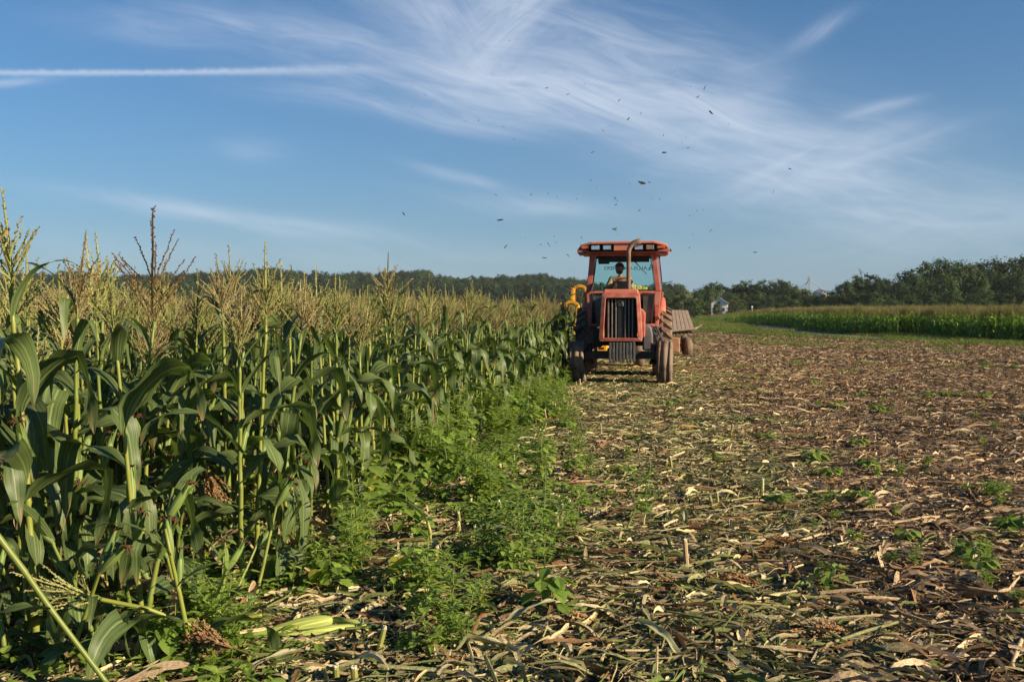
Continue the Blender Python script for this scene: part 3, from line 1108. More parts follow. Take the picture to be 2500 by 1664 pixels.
def rear_wheel(s):
    w, r = .235, .86
    b = MB()
    prof = [(-w * .75, .46), (-w * .98, .56), (-w, .68), (-w * .94, .79), (-w * .8, .815), (w * .8, .815), (w * .94, .79), (w, .68), (w * .98, .56), (w * .75, .46)]
    b.lathe(prof, 48, 'x', close=True)
    N = 22
    for k in range(N):
        for side in (-1, 1):
            a0 = 2 * math.pi * (k + (.5 if side > 0 else 0)) / N
            da = .26
            pts = []
            for t_ in (0, .5, 1):
                x = side * (-.02 + t_ * (w * .97 + .02))
                a = a0 + da * t_
                pts.append((x, a))
            wd = .045
            vs = []
            for (x, a) in pts:
                drop = .035 if abs(x) > w * .8 else 0
                for (dr, dw) in ((-.06, 1.25), (.052 - drop, .8)):
                    for sg in (-1, 1):
                        aa = a + sg * wd * dw / .86
                        rr = .815 + dr
                        vs.append((x, rr * math.cos(aa), rr * math.sin(aa)))
            fs = []
            for q in (0, 4):
                fs += [(q, q + 2, q + 6, q + 4), (q + 1, q + 5, q + 7, q + 3), (q + 2, q + 3, q + 7, q + 6)]
            fs += [(0, 1, 3, 2), (8, 10, 11, 9)]
            b.add(vs, fs)
    wl = T('wheel', b, M_tyre, loc=(s * .93, 2.75, r))
    b = MB()
    b.lathe([(-.16, .455), (-.08, .43), (-.05, .2), (-.09, .17), (-.09, .05)], 28, 'x')
    b.lathe([(.16, .455), (.08, .43), (.05, .2), (.11, .17), (.11, .05)], 28, 'x')
    T('rim', b, M_rim, wl)
    return wl


for s in (-1, 1):
    front_wheel(s)
    rear_wheel(s)

# fenders
for s in (-1, 1):
    b = MB()
    vs, fs = [], []
    arc = []
    for k in range(11):
        a = R(138 - 118 * k / 10)
        arc.append((2.70 - math.cos(math.pi - a) * 1.0, .93 + math.sin(a) * 1.02))
    for (y, z) in arc:
        for (x, dz) in ((.76, .02), (.90, .02), (.985, 0), (1.01, -.06)):
            vs.append((s * x, y, z + dz))
    for k in range(10):
        for q in range(3):
            fs.append((k * 4 + q, k * 4 + q + 1, k * 4 + q + 5, k * 4 + q + 4))
    b.add(vs, fs)
    o = T('fender', b, M_orange, smooth=True)
    sd = o.modifiers.new('sheet', 'SOLIDIFY')
    sd.thickness = .02

# cab: pillars, sills, glass
FB, FT = 1.75, 1.70            # windshield plane, bottom and top


def quadbar(b, p, q, w0, w1, d0, d1):
    """a bar with a flat front from p to q, widths across x and depths along y"""
    vs = []
    for (c, w, d) in ((p, w0, d0), (q, w1, d1)):
        vs += [(c[0] - w / 2, c[1], c[2]), (c[0] + w / 2, c[1], c[2]), (c[0] + w / 2, c[1] + d, c[2]), (c[0] - w / 2, c[1] + d, c[2])]
    b.add(vs, [(0, 1, 2, 3), (4, 5, 6, 7), (0, 1, 5, 4), (1, 2, 6, 5), (2, 3, 7, 6), (3, 0, 4, 7)])


for s in (-1, 1):
    b = MB()
    quadbar(b, (s * .825, FB, 2.10), (s * .715, FT, 2.99), .125, .115, .12, .12)
    T('front_pillar', b, M_orange, bevel=.012)
    b = MB()
    quadbar(b, (s * .91, 3.05, 2.05), (s * .84, 3.05, 2.99), .09, .09, .12, .12)
    T('rear_pillar', b, M_orange, bevel=.012)
    b = MB()
    b.prism([(s * .76, 1.25), (s * .82, 1.25), (s * .895, 2.10), (s * .715, 2.10)], 'y', FB + .003, FB + .13)
    T('door_post', b, M_orange, bevel=.012)
    b = MB()
    b.prism([(s * .80, 1.25), (s * .83, 1.25), (s * .955, 2.06), (s * .90, 2.10)], 'y', FB + .16, 3.0)
    T('door_panel', b, M_orange, bevel=.01)
    b = MB()
    b.add([(s * .885, FB + .13, 2.12), (s * .955, 3.02, 2.08), (s * .86, 3.02, 2.97), (s * .765, FT + .13, 2.97)], [(0, 1, 2, 3)])
    T('side_window', b, M_gclear)
    b = MB()
    b.tube([(s * .955, 3.02, 2.08), (s * .86, 3.02, 2.97)], .016, 5)
    b.tube([(s * .885, FB + .13, 2.11), (s * .955, 3.02, 2.07)], .016, 5)
    T('window_trim', b, M_rubber)
    b = MB()
    b.prism([(s * .47, 1.36), (s * .655, 1.36), (s * .72, 2.02), (s * .47, 2.02)], 'y', FB + .02, FB + .03)
    o = T('lower_window', b, mat('dusty_pane', (0.050, 0.056, 0.052), 0.28, var=.35, scale=2.5, dirt=(.13, .12, .09), dirt_amt=.35))
    b = MB()
    b.tube([(s * .45, FB, 1.34), (s * .665, FB, 1.34), (s * .735, FB, 2.04), (s * .45, FB, 2.04)], .022, 5)
    T('window_trim', b, M_rubber)
b = MB()
b.box((0, FB + .05, 2.06), (1.44, .10, .085))
T('front_sill', b, M_orange, bevel=.015)
b = MB()
b.box((0, FB + .05, 1.285), (1.52, .10, .075))
T('lower_sill', b, M_orange, bevel=.015)
b = MB()
b.box((0, FT + .05, 2.965), (1.36, .10, .07))
T('header', b, M_orange, bevel=.012)
b = MB()
b.add([(-.745, FB + .04, 2.10), (.745, FB + .04, 2.10), (.64, FT + .04, 2.93), (-.64, FT + .04, 2.93)], [(0, 1, 2, 3)])
T('windshield', b, glass('windshield_glass', (0.93, .97, .96), .06))
b = MB()
b.tube([(-.75, FB + .02, 2.115), (.75, FB + .02, 2.115), (.64, FT + .02, 2.92), (-.64, FT + .02, 2.92), (-.75, FB + .02, 2.115)], .024, 5)
T('windshield_seal', b, M_rubber)
T('sun_visor', MB().box((0, FT + .16, 2.865), (1.22, .02, .15), (R(-18), 0, 0)), M_rubber)
T('sun_visor', MB().box((-.47, FT + .20, 2.80), (.26, .02, .10)), M_rubber)
b = MB()
b.add([(-.83, 3.10, 2.06), (.83, 3.10, 2.06), (.78, 3.10, 2.96), (-.78, 3.10, 2.96)], [(0, 1, 2, 3)])
rg = T('rear_window', b, M_gtint)
b = MB()
b.tube([(-.85, 3.11, 2.06), (.85, 3.11, 2.06), (.80, 3.11, 2.96), (-.80, 3.11, 2.96), (-.85, 3.11, 2.06)], .03, 5)
T('window_trim', b, M_rubber)
b = MB()
b.box((0, 3.08, 1.66), (1.72, .05, .80))
T('rear_panel', b, M_void)
T('cab_floor', MB().box((0, 2.45, 1.27), (1.56, 1.25, .05)), M_void)
# lettering on the rear window reads the right way round from behind
cu = bpy.data.curves.new('lettering', 'FONT')
cu.body = 'ALLIS-CHALMERS'
cu.size = .125
cu.align_x = 'LEFT'
cu.extrude = .001
tmp = bpy.data.objects.new('lettering', cu)
COL.objects.link(tmp)
bpy.context.view_layer.update()
me = bpy.data.meshes.new_from_object(tmp.evaluated_get(bpy.context.evaluated_depsgraph_get()))
COL.objects.unlink(tmp)
bpy.data.objects.remove(tmp)
wtx = max(v.co.x for v in me.vertices)
me.transform(Matrix.Diagonal((1.08 / wtx, 1, 1, 1)))
me.materials.clear()
me.materials.append(M_letter)
lt = link('lettering', me, tr)
lt.matrix_local = Matrix.Translation((.56, 3.09, 2.655)) @ Matrix.Rotation(math.pi, 4, 'Z') @ Matrix.Rotation(math.pi / 2, 4, 'X')
b = MB()
for (p, q) in (((.60, 2.66), (.665, 2.80)), ((.665, 2.80), (.73, 2.66)), ((.57, 2.66), (.66, 2.66)), ((.69, 2.66), (.76, 2.66)), ((.63, 2.70), (.70, 2.70))):
    b.tube([(p[0], 3.09, p[1]), (q[0], 3.09, q[1])], .009, 4)
T('emblem', b, M_letter, rg)

# roof with recessed lamp panel
b = MB()
top = [(-.72, 3.245), (.70, 3.255), (.98, 3.18), (1.04, 3.10), (1.04, 3.0), (-1.04, 3.0), (-1.04, 3.10), (-.98, 3.175)]
b.prism(top, 'y', 1.42, 3.35)
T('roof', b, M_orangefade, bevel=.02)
b = MB()
b.add([(-.74, 1.30, 3.225), (.72, 1.30, 3.235), (1.0, 1.34, 3.165), (1.06, 1.36, 3.09), (-1.06, 1.36, 3.085), (-1.0, 1.34, 3.16),
       (-.74, 1.46, 3.262), (.72, 1.46, 3.272), (1.0, 1.46, 3.20), (1.06, 1.46, 3.10), (-1.06, 1.46, 3.10), (-1.0, 1.46, 3.195)],
      [(0, 1, 7, 6), (1, 2, 8, 7), (2, 3, 9, 8), (0, 6, 11, 5), (5, 11, 10, 4)])
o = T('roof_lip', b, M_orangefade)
sd = o.modifiers.new('sheet', 'SOLIDIFY')
sd.thickness = .03
b = MB()
b.prism([(-.99, 3.015), (.99, 3.015), (.99, 3.165), (.72, 3.225), (-.72, 3.22), (-.99, 3.16)], 'y', 1.385, 1.418)
T('lamp_panel', b, M_void)
b = MB()
b.box((-.04, 1.365, 3.12), (.36, .05, .16))
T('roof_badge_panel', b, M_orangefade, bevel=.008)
for (x, m, w) in ((-.65, M_lens, .21), (-.38, M_lens, .20), (.36, M_lens, .205), (.62, M_dimlens, .20)):
    h_ = T('work_lamp', MB().box((x, 1.355, 3.11), (w, .10, .125)), M_black, bevel=.012)
    T('lens', MB().box((x, 1.30, 3.11), (w * .88, .016, .10)), m, h_, bevel=.008)
for (x, m) in ((-.89, M_amber), (.88, M_amber)):
    T('turn_lamp', MB().box((x, 1.36, 3.115), (.19, .07, .07)), m, bevel=.015)
for s in (-1, 1):
    b = MB()
    b.prism([(s * .80, 2.98), (s * 1.045, 2.95), (s * 1.085, 3.03), (s * 1.06, 3.09), (s * .80, 3.04)], 'y', 1.36, 1.95)
    o = T('roof_end', b, M_orange, bevel=.012)
    for k in range(6):
        T('vent_slot', MB().box((s * (.84 + .035 * k), 1.352, 2.995 - .002 * k), (.014, .012, .055), (0, R(14) * s, 0)), M_void, o)
T('roof_knob', MB().lathe([(0, .07), (.03, .06), (.045, .02)], 12, 'z', (-.12, 2.0, 3.25)), M_rubber)
T('corner_lamp', MB().box((1.10, 1.9, 3.07), (.09, .10, .06), taper=(.5, .8)), M_rubber, bevel=.01)

# exhaust stack
b = MB()
pts, rad = [], []
for z in (1.95, 2.2, 2.5, 2.8, 2.96):
    pts.append((.137, .9, z))
    rad.append(.050 if z > 2.0 else .07)
for k in range(1, 8):
    a = R(78) * k / 7
    pts.append((.137 + .22 * (1 - math.cos(a)), .9, 2.96 + .25 * math.sin(a)))
    rad.append(.050 + .002 * k)
pts.append((.42, .9, 3.235))
rad.append(.062)
b.tube(pts, rad, 14, cap=False)
o = T('exhaust_pipe', b, M_rust, smooth=True)
sd = o.modifiers.new('wall', 'SOLIDIFY')
sd.thickness = .006
T('exhaust_clamp', MB().lathe([(0, .066), (.03, .066)], 14, 'z', (.137, .9, 2.12)), M_gunmetal)
# wiper, mirror arms, mirrors, antenna
b = MB()
b.tube([(.22, FT - .02, 2.84), (.55, FB - .03, 2.50)], .010, 5)
b.tube([(.36, FT - .02, 2.69), (.20, FT - .01, 2.92)], .008, 5)
T('wiper', b, M_rubber)
b = MB()
b.tube([(-.78, FB - .03, 2.09), (-.72, FB - .03, 2.28)], .028, 6)
T('lower_grip', b, M_rubber)
b = MB()
b.tube([(.90, 1.8, 2.29), (1.05, 1.78, 2.30), (1.16, 1.76, 2.33)], .008, 5)
T('mirror_arm', b, M_rubber)
b = MB()
b.tube([(-.83, FB - .01, 1.70), (-.98, FB + .3, 1.68)], .008, 5)
b.tube([(.80, FB - .01, 1.75), (.93, FB + .3, 1.75)], .008, 5)
T('grab_rail', b, M_rubber)
b = MB()
b.box((.83, FB - .02, 1.46), (.03, .03, .10), (0, R(-30), 0))
T('door_handle', b, M_rubber, bevel=.006)

# inside the cab: console, wheel, seat, levers
b = MB()
b.prism([(-.19, 1.45), (.22, 1.45), (.18, 2.33), (-.16, 2.35)], 'y', 2.0, 2.12)
T('console', b, M_console, bevel=.03)
b = MB()
for k in range(24):
    a, a2 = 2 * math.pi * k / 24, 2 * math.pi * (k + 1) / 24
    b.tube([(.02 + .19 * math.cos(a), 2.20 + .16 * math.sin(a), 2.33 - .08 * math.sin(a)), (.02 + .19 * math.cos(a2), 2.20 + .16 * math.sin(a2), 2.33 - .08 * math.sin(a2))], .014, 6)
b.tube([(-.17, 2.2, 2.33), (.21, 2.2, 2.33)], .012, 5)
b.tube([(.02, 2.2, 2.33), (.02, 2.1, 2.1)], .02, 6)
T('steering_wheel', b, M_rubber)
b = MB()
b.box((-.08, 2.70, 1.86), (.50, .46, .12))
b.box((-.08, 2.97, 2.16), (.48, .10, .60), (R(-8), 0, 0))
b.box((-.08, 2.70, 1.55), (.34, .34, .50))
T('seat', b, mat('seat_vinyl', (0.05, .045, .04), .6), bevel=.05)
for (x, y, z0, z1, dx) in ((-.62, 2.3, 2.0, 2.27, .06), (-.50, 2.45, 1.9, 2.16, .03)):
    lv = T('lever', MB().tube([(x, y, z0 - .3), (x + dx, y, z1)], .010, 6), M_rubber)
    b = MB()
    b.lathe([(-.03, .012), (-.015, .026), (.01, .028), (.028, .012)], 10, 'z', (x + dx, y, z1 + .02))
    T('knob', b, M_rubber, lv, smooth=True)
T('hydraulic_hose', MB().tube([(.70, 1.9, 1.32), (.78, 1.95, 1.15), (.72, 2.1, .95)], .02, 6), M_rubber)

# ------------------------------------------------------------------ the driver, sitting and looking to the picture's right
TM = Matrix.Translation(T0) @ Matrix.Rotation(TROT, 4, 'Z')
M_skin = mat('skin', (0.30, 0.15, 0.095), 0.55, var=.1)
M_shirt = mat('tan_shirt', (0.26, 0.22, 0.12), 0.9, var=.2, scale=9, bump=.004)
M_trouser = mat('dark_trousers', (0.045, 0.05, 0.06), 0.9)
M_cap = mat('black_cap', (0.022, 0.024, 0.028), 0.8)
M_beard = mat('dark_beard', (0.03, 0.022, 0.017), 0.9, bump=.004, scale=30)
M_trim = mat('cap_trim', (0.45, 0.42, 0.36), 0.8)
dr = thing('person', 'driver in tan shirt and black cap sitting in the tractor cab, head turned aside', 'person', TM @ Vector((-.10, 2.70, 1.885)), TROT, None, 1.1)


def add_skin(name, pts, edges, rads, m, parent, sub=2):
    bm = bmesh.new()
    lay = bm.verts.layers.skin.verify()
    vs = []
    for k, p in enumerate(pts):
        v = bm.verts.new(p)
        v[lay].radius = rads[k] if hasattr(rads[k], '__len__') else (rads[k], rads[k])
        v[lay].use_root = (k == 0)
        vs.append(v)
    for a_, c_ in edges:
        bm.edges.new((vs[a_], vs[c_]))
    me = bpy.data.meshes.new(name)
    bm.to_mesh(me)
    bm.free()
    me.materials.append(m)
    o = link(name, me, parent)
    sk = o.modifiers.new('skin', 'SKIN')
    sk.use_smooth_shade = True
    sb = o.modifiers.new('subdivision', 'SUBSURF')
    sb.levels = sb.render_levels = sub
    return o


# body (person's own frame: origin on the seat, -y is forward)
bp = [(0, 0, .08), (0, -.01, .25), (0, -.02, .42), (0, -.04, .53), (0.0, -.05, .60),
      (-.20, -.03, .47), (-.27, -.16, .27), (-.12, -.40, .37), (-.10, -.47, .385),
      (.20, -.03, .47), (.27, -.18, .27), (.15, -.40, .39), (.14, -.47, .40),
      (-.11, -.12, .06), (-.15, -.46, .05), (-.15, -.50, -.38), (-.15, -.60, -.44),
      (.11, -.12, .06), (.15, -.46, .05), (.15, -.50, -.38), (.15, -.60, -.44)]
be = [(0, 1), (1, 2), (2, 3), (3, 4), (2, 5), (5, 6), (6, 7), (7, 8), (2, 9), (9, 10), (10, 11), (11, 12), (0, 13), (13, 14), (14, 15), (15, 16), (0, 17), (17, 18), (18, 19), (19, 20)]
brd = [(.17, .12), (.16, .11), (.17, .11), .055, .05, .065, .050, .036, .030, .065, .050, .036, .030, .085, .065, .045, .04, .085, .065, .045, .04]
body = add_skin('body', bp, be, brd, M_skin, dr)
sp_ = bp[:3] + [(0, -.03, .52)] + [bp[5], bp[6], (-.16, -.34, .345)] + [bp[9], bp[10], (.18, -.34, .36)]
se_ = [(0, 1), (1, 2), (2, 3), (2, 4), (4, 5), (5, 6), (2, 7), (7, 8), (8, 9)]
add_skin('shirt', sp_, se_, [(.185, .135), (.18, .13), (.19, .13), .075, .085, .068, .052, .085, .068, .052], M_shirt, dr)
tp = [bp[0], bp[13], bp[14], bp[15], bp[17], bp[18], bp[19]]
add_skin('trousers', tp, [(0, 1), (1, 2), (2, 3), (0, 4), (4, 5), (5, 6)], [(.18, .13), .10, .078, .06, .10, .078, .06], M_trouser, dr)
# hands: palm and five bent fingers each, closed on the steering wheel
for s in (-1, 1):
    hx_ = -.10 if s < 0 else .14
    pts = [(hx_, -.47, .392), (hx_ + .005 * s, -.52, .405)]
    ed = [(0, 1)]
    rd = [(.034, .018), (.036, .016)]
    for k in range(4):
        x0 = hx_ + (-.026 + .0175 * k)
        L = (.9, 1.05, 1.0, .8)[k]
        i0 = len(pts)
        pts += [(x0, -.545, .412), (x0, -.545 - .028 * L, .400), (x0, -.545 - .03 * L, .375), (x0, -.530, .362)]
        ed += [(1, i0), (i0, i0 + 1), (i0 + 1, i0 + 2), (i0 + 2, i0 + 3)]
        rd += [.009, .0085, .008, .007]
    i0 = len(pts)
    pts += [(hx_ - .035 * s, -.505, .395), (hx_ - .045 * s, -.535, .380), (hx_ - .035 * s, -.55, .368)]
    ed += [(0, i0), (i0, i0 + 1), (i0 + 1, i0 + 2)]
    rd += [.012, .010, .008]
    add_skin('hand', pts, ed, rd, M_skin, dr, 1)
# head: turned to the picture's right and a little down
HM = Matrix.Translation((-.02, -.06, .72)) @ Matrix.Rotation(R(62), 4, 'Z') @ Matrix.Rotation(R(10), 4, 'X')


def headmesh(fn, nu=28, nv=20, lo=0.0, hi=math.pi):
    b = MB()
    vs, fs = [], []
    for j in range(nv + 1):
        ph = lo + (hi - lo) * j / nv
        for i in range(nu):
            th = 2 * math.pi * i / nu
            vs.append(HM @ Vector(fn(th, ph)))
    for j in range(nv):
        for i in range(nu):
            i2 = (i + 1) % nu
            fs.append((j * nu + i, j * nu + i2, (j + 1) * nu + i2, (j + 1) * nu + i))
    b.add(vs, fs)
    return b


def head_fn(th, ph):
    x, y, z = math.sin(ph) * math.sin(th), -math.sin(ph) * math.cos(th), math.cos(ph)
    w = .075 - (.018 * max(0, -z))
    X, Y, Z = x * w, y * .098, z * .118
    if y < -.3:
        nose = math.exp(-((x / .16) ** 2)) * math.exp(-((z + .10) / .20) ** 2)
        Y -= .028 * nose
        eye = math.exp(-(((abs(x) - .38) / .14) ** 2)) * math.exp(-((z - .10) / .10) ** 2)
        Y += .012 * eye
        brow = math.exp(-((z - .24) / .08) ** 2) * math.exp(-(x / .5) ** 2)
        Y -= .007 * brow
        mouth = math.exp(-((z + .46) / .05) ** 2) * math.exp(-(x / .3) ** 2)
        Y += .006 * mouth
        chin = math.exp(-((z + .80) / .2) ** 2) * math.exp(-(x / .4) ** 2)
        Y -= .012 * chin
    return X, Y, Z


hd = T('head', headmesh(head_fn), M_skin, dr, smooth=True)


def beard_fn(th, ph):
    X, Y, Z = head_fn(th, ph)
    return X * 1.10, Y * 1.09 - .006, Z * 1.10 - .006


b = headmesh(beard_fn, lo=R(112), hi=math.pi)
keep = []
for f in b.f:
    c = HM.inverted() @ (sum((Vector(b.v[i]) for i in f), Vector()) / len(f))
    keep.append(c.y < .045 and not (abs(c.x) < .022 and -.068 < c.z < -.048 and c.y < 0))
b.f = [f for f, k in zip(b.f, keep) if k]
b.uv = [u for u, k in zip(b.uv, keep) if k]
b.c = b.c[:len(b.f)]
b.mi = b.mi[:len(b.f)]
T('beard', b, M_beard, dr, smooth=True)
for s in (-1, 1):
    b = MB()
    c = HM @ Vector((s * .078, .005, .0))
    b.lathe([(-.01, .008), (0, .028), (.008, .03), (.012, .02)], 10, 'x', c)
    T('ear', b, M_skin, dr, smooth=True)
    b = MB()
    c = HM @ Vector((s * .028, -.086, .014))
    b.lathe([(-.010, .003), (-.006, .009), (0, .0115), (.006, .009), (.010, .003)], 8, 'z', c)
    T('eye', b, M_void, dr, smooth=True)


def cap_fn(th, ph):
    X, Y, Z = math.sin(ph) * math.sin(th) * .088, -math.sin(ph) * math.cos(th) * .108, math.cos(ph) * .105 + .030
    return X, Y, Z


cp = T('cap', headmesh(cap_fn, lo=0, hi=R(92)), M_cap, dr, smooth=True)
b = MB()
vs, fs = [], []
for i in range(13):
    t_ = R(-78 + 13 * i)
    for (k, q) in ((0, 0), (1, .012)):
        vs.append(HM @ Vector((math.sin(t_) * .086, -math.cos(t_) * .104, .040 - q)))
        ex = max(0.0, math.cos(t_)) ** .5
        vs.append(HM @ Vector((math.sin(t_) * (.086 + .004 * ex), -math.cos(t_) * .104 - .075 * ex, .026 - q - .012 * (math.sin(t_) ** 2))))
for i in range(12):
    a = i * 4
    fs += [(a, a + 1, a + 5, a + 4), (a + 2, a + 6, a + 7, a + 3), (a + 1, a + 3, a + 7, a + 5)]
b.add(vs, fs)
T('brim', b, M_trim, cp)
b = MB()
c = HM @ Vector((0, .112, .03))
b.tube([HM @ Vector((-.03, .105, .035)), HM @ Vector((0, .135, .022)), HM @ Vector((.03, .105, .035))], .008, 5)
T('cap_strap', b, M_cap, cp)

# ------------------------------------------------------------------ yellow corn harvester behind, on the corn side
M_yel = mat('harvester_yellow', (0.70, 0.34, 0.020), 0.5, var=.18, scale=4, dirt=(.30, .20, .07), dirt_amt=.3)
M_yel2 = mat('harvester_yellow_pale', (0.74, 0.52, 0.08), 0.5, var=.1)
M_decal = mat('white_decal', (.72, .72, .72), .5)
hv = thing('corn_harvester', 'yellow corn harvester with two arched gathering chutes behind the tractor, corn side', 'harvester', T0, TROT)


def chute(xc, yc, ztop, w, hl, hr, th, dep, lean):
    """an upside-down U of bent sheet"""
    pth = [(-w / 2, ztop - hl)]
    for k in range(15):
        a = math.pi - math.pi * k / 14
        pth.append((math.cos(a) * w / 2, ztop - w * .42 + math.sin(a) * w * .42))
    pth.append((w / 2, ztop - hr))
    b = MB()
    vs, fs = [], []
    n_ = len(pth)
    for (dy, dzz) in ((0, 0), (dep, lean)):
        for (x, z) in pth:
            vs.append((xc + x, yc + dy, z + dzz))
        for k, (x, z) in enumerate(pth):
            cx_, cz_ = 0, ztop - w * .42
            d = Vector((x - cx_, 0, max(0, z - cz_)))
            d = d.normalized() if d.length > 0 else Vector((1, 0, 0))
            vs.append((xc + x - d.x * th, yc + dy, z - d.z * th + dzz))
    N2 = 2 * n_
    for k in range(n_ - 1):
        fs += [(k, k + 1, n_ + k + 1, n_ + k), (N2 + k, N2 + n_ + k, N2 + n_ + k + 1, N2 + k + 1), (k, N2 + k, N2 + k + 1, k + 1), (n_ + k, n_ + k + 1, N2 + n_ + k + 1, N2 + n_ + k)]
    fs += [(0, n_, N2 + n_, N2), (n_ - 1, N2 + n_ - 1, N2 + 2 * n_ - 1, 2 * n_ - 1)]
    b.add(vs, fs)
    return b


HY = 4.0
T('gathering_chute', chute(-1.42, HY, 1.90, .40, .18, .72, .085, .40, -.02), M_yel, hv, bevel=.01)
T('gathering_chute', chute(-1.27, HY + 1.1, 2.34, .42, .46, .44, .080, .42, -.03), M_yel, hv, bevel=.01)
b = MB()
b.prism([(-1.34, .95), (-1.20, .95), (-1.20, 1.42), (-1.30, 1.42), (-1.40, 1.20)], 'y', HY - .05, HY + 1.6)
T('side_panel', b, M_yel2, hv, bevel=.012)
b = MB()
b.prism([(-1.30, 1.18), (-1.21, 1.18), (-1.215, 1.80), (-1.29, 1.72)], 'y', HY - .04, HY)
T('chute_leg', b, M_yel, hv, bevel=.008)
b = MB()
b.prism([(-1.52, 1.92), (-1.44, 1.92), (-1.42, 2.20), (-1.50, 2.26)], 'y', HY + 1.05, HY + 1.1)
T('chute_leg', b, M_yel, hv, bevel=.008)
T('decal', MB().box((-1.265, HY - .06, 1.16), (.09, .012, .11)), M_decal, hv)
T('divider_snout', MB().box((-1.69, HY + .1, 1.76), (.06, .14, .15), (0, R(-12), 0), taper=(.6, .8)), M_yel2, hv, bevel=.015)
b = MB()
b.prism([(-1.25, .5), (-.5, .5), (-.5, 1.1), (-1.25, 1.1)], 'y', HY + .9, HY + 2.6)
T('husking_bed', b, M_yel, hv, bevel=.03)
b = MB()
b.tube([(-1.60, HY + .1, 1.95), (-1.52, HY + .5, 2.15), (-1.47, HY + 1.1, 2.22)], .02, 6)
b.tube([(-1.48, HY + 1, 2.05), (-1.36, HY + 1.15, 2.1)], .016, 6)
T('hose', b, M_rubber, hv, smooth=True)
b = MB()
for k in range(3):
    b.box((.17 + .16 * k, HY + 2.2, 2.20 - .015 * k), (.15, .3, .30 - .03 * k))
b.box((.16, HY + 2.03, 2.13), (.10, .04, .16), mi=0)
T('elevator_head', b, mat('elevator_yellow', (.78, .55, .08), .5, var=.12), hv, bevel=.02)
for x in (.14, .30):
    T('elevator_opening', MB().box((x, HY + 2.0, 2.14), (.07, .03, .10)), M_void, hv)
b = MB()
b.prism([(-.35, .6), (.9, .6), (.75, 2.05), (.05, 2.05)], 'y', HY + 2.1, HY + 3.0)
T('elevator_body', b, M_yel, hv, bevel=.03)
T('drawbar', MB().box((-.2, 3.9, .55), (.12, 2.6, .12)), M_black, hv)
for x in (-1.0, .35):
    b = MB()
    b.lathe([(-.12, .22), (-.14, .36), (-.11, .42), (.11, .42), (.14, .36), (.12, .22)], 24, 'x', (x, HY + 2.3, .42), close=True)
    w_ = T('wheel', b, M_tyre, hv, smooth=True)
    b = MB()
    b.lathe([(-.08, .22), (-.03, .1), (.03, .1), (.08, .22)], 16, 'x', (x, HY + 2.3, .42))
    T('rim', b, M_yel, w_)

# corn stalks caught in the chutes and on the cab are the crop's (see below)

# ------------------------------------------------------------------ timber wagon towed behind
M_plank = mat('weathered_plank', (0.235, 0.18, 0.135), 0.9, var=.3, scale=5, stretch=(6, 6, .7), dirt=(.33, .27, .21), dirt_amt=.4, bump=.004)
M_plank2 = mat('dark_plank', (0.11, 0.08, 0.06), 0.9, var=.3, scale=5)
M_rusty = mat('rusty_steel', (0.40, 0.20, 0.10), 0.7, var=.25, scale=4, dirt=(.18, .10, .06), dirt_amt=.45)
WY = 34.5
wx = (1645 - 1250) / FPX * WY
wg = thing('timber_wagon', 'weathered slatted timber wagon with sloping end board towed behind the tractor', 'wagon', (wx, WY, 0), TROT)
# end board: slats running up a slope that leans away
bl, br = Vector((-.9, -.10, .86)), Vector((.72, .25, .98))
tl, tr_ = Vector((-.75, .85, 1.66)), Vector((.52, .95, 1.62))
N = 11
for k in range(N):
    f0, f1 = (k + .06) / N, (k + .94) / N
    a, c = bl.lerp(br, f0), bl.lerp(br, f1)
    d, e = tl.lerp(tr_, f0), tl.lerp(tr_, f1)
    nrm = (c - a).cross(d - a).normalized() * .03
    b = MB()
    b.add([a, c, e, d, a - nrm, c - nrm, e - nrm, d - nrm], [(0, 1, 2, 3), (7, 6, 5, 4), (0, 4, 5, 1), (1, 5, 6, 2), (2, 6, 7, 3), (3, 7, 4, 0)])
    T('slat', b, M_plank, wg)
b = MB()
q = Vector((0, -.05, 0))
b.tube([bl + q, bl.lerp(br, .5) + q + Vector((0, 0, -.02)), br + q, br + Vector((.14, .05, .06)), br + Vector((.26, .1, .16))], [.04, .04, .04, .03, .02], 6)
T('lip_rail', b, M_plank, wg)
b = MB()
b.add([bl + Vector((0, .05, -.05)), br + Vector((0, .05, -.05)), tr_ + Vector((0, .06, -.10)), tl + Vector((0, .06, -.10))], [(0, 1, 2, 3)])
T('back_board', b, M_plank2, wg)
for k in range(12):
    p_ = bl.lerp(br, (k + .5) / 12) + Vector((0, .06, -.12))
    T('floor_joist', MB().box(p_ + Vector((0, 1.5, 0)), (.07, 3.0, .11)), M_plank2, wg)
T('deck', MB().box((-.1, 2.2, .90), (1.6, 3.6, .04)), M_plank, wg)
T('axle', MB().box((-.3, .75, .40), (1.7, .12, .12)), M_rusty, wg)
b = MB()
b.prism([(-.10, .18), (.20, .16), (.20, .66), (-.10, .70)], 'y', -.25, .35)
T('side_plate', b, M_rusty, wg, bevel=.03)
for x, y in ((.47, .35), (-1.3, .35), (.47, 3.2), (-1.3, 3.2)):
    b = MB()
    b.lathe([(-.08, .20), (-.115, .27), (-.105, .33), (-.06, .345), (.06, .345), (.105, .33), (.115, .27), (.08, .20)], 26, 'x', close=True)
    w_ = T('wheel', b, M_tyre, wg, smooth=True, loc=(x, y, .335))
    w_.rotation_euler = (0, 0, R(14) if y < 1 else 0)
    b = MB()
    b.lathe([(-.06, .205), (-.02, .17), (-.02, .05)], 18, 'x')
    b.lathe([(.08, .205), (.02, .17), (.06, .05)], 18, 'x')
    T('rim', b, M_rusty, w_)

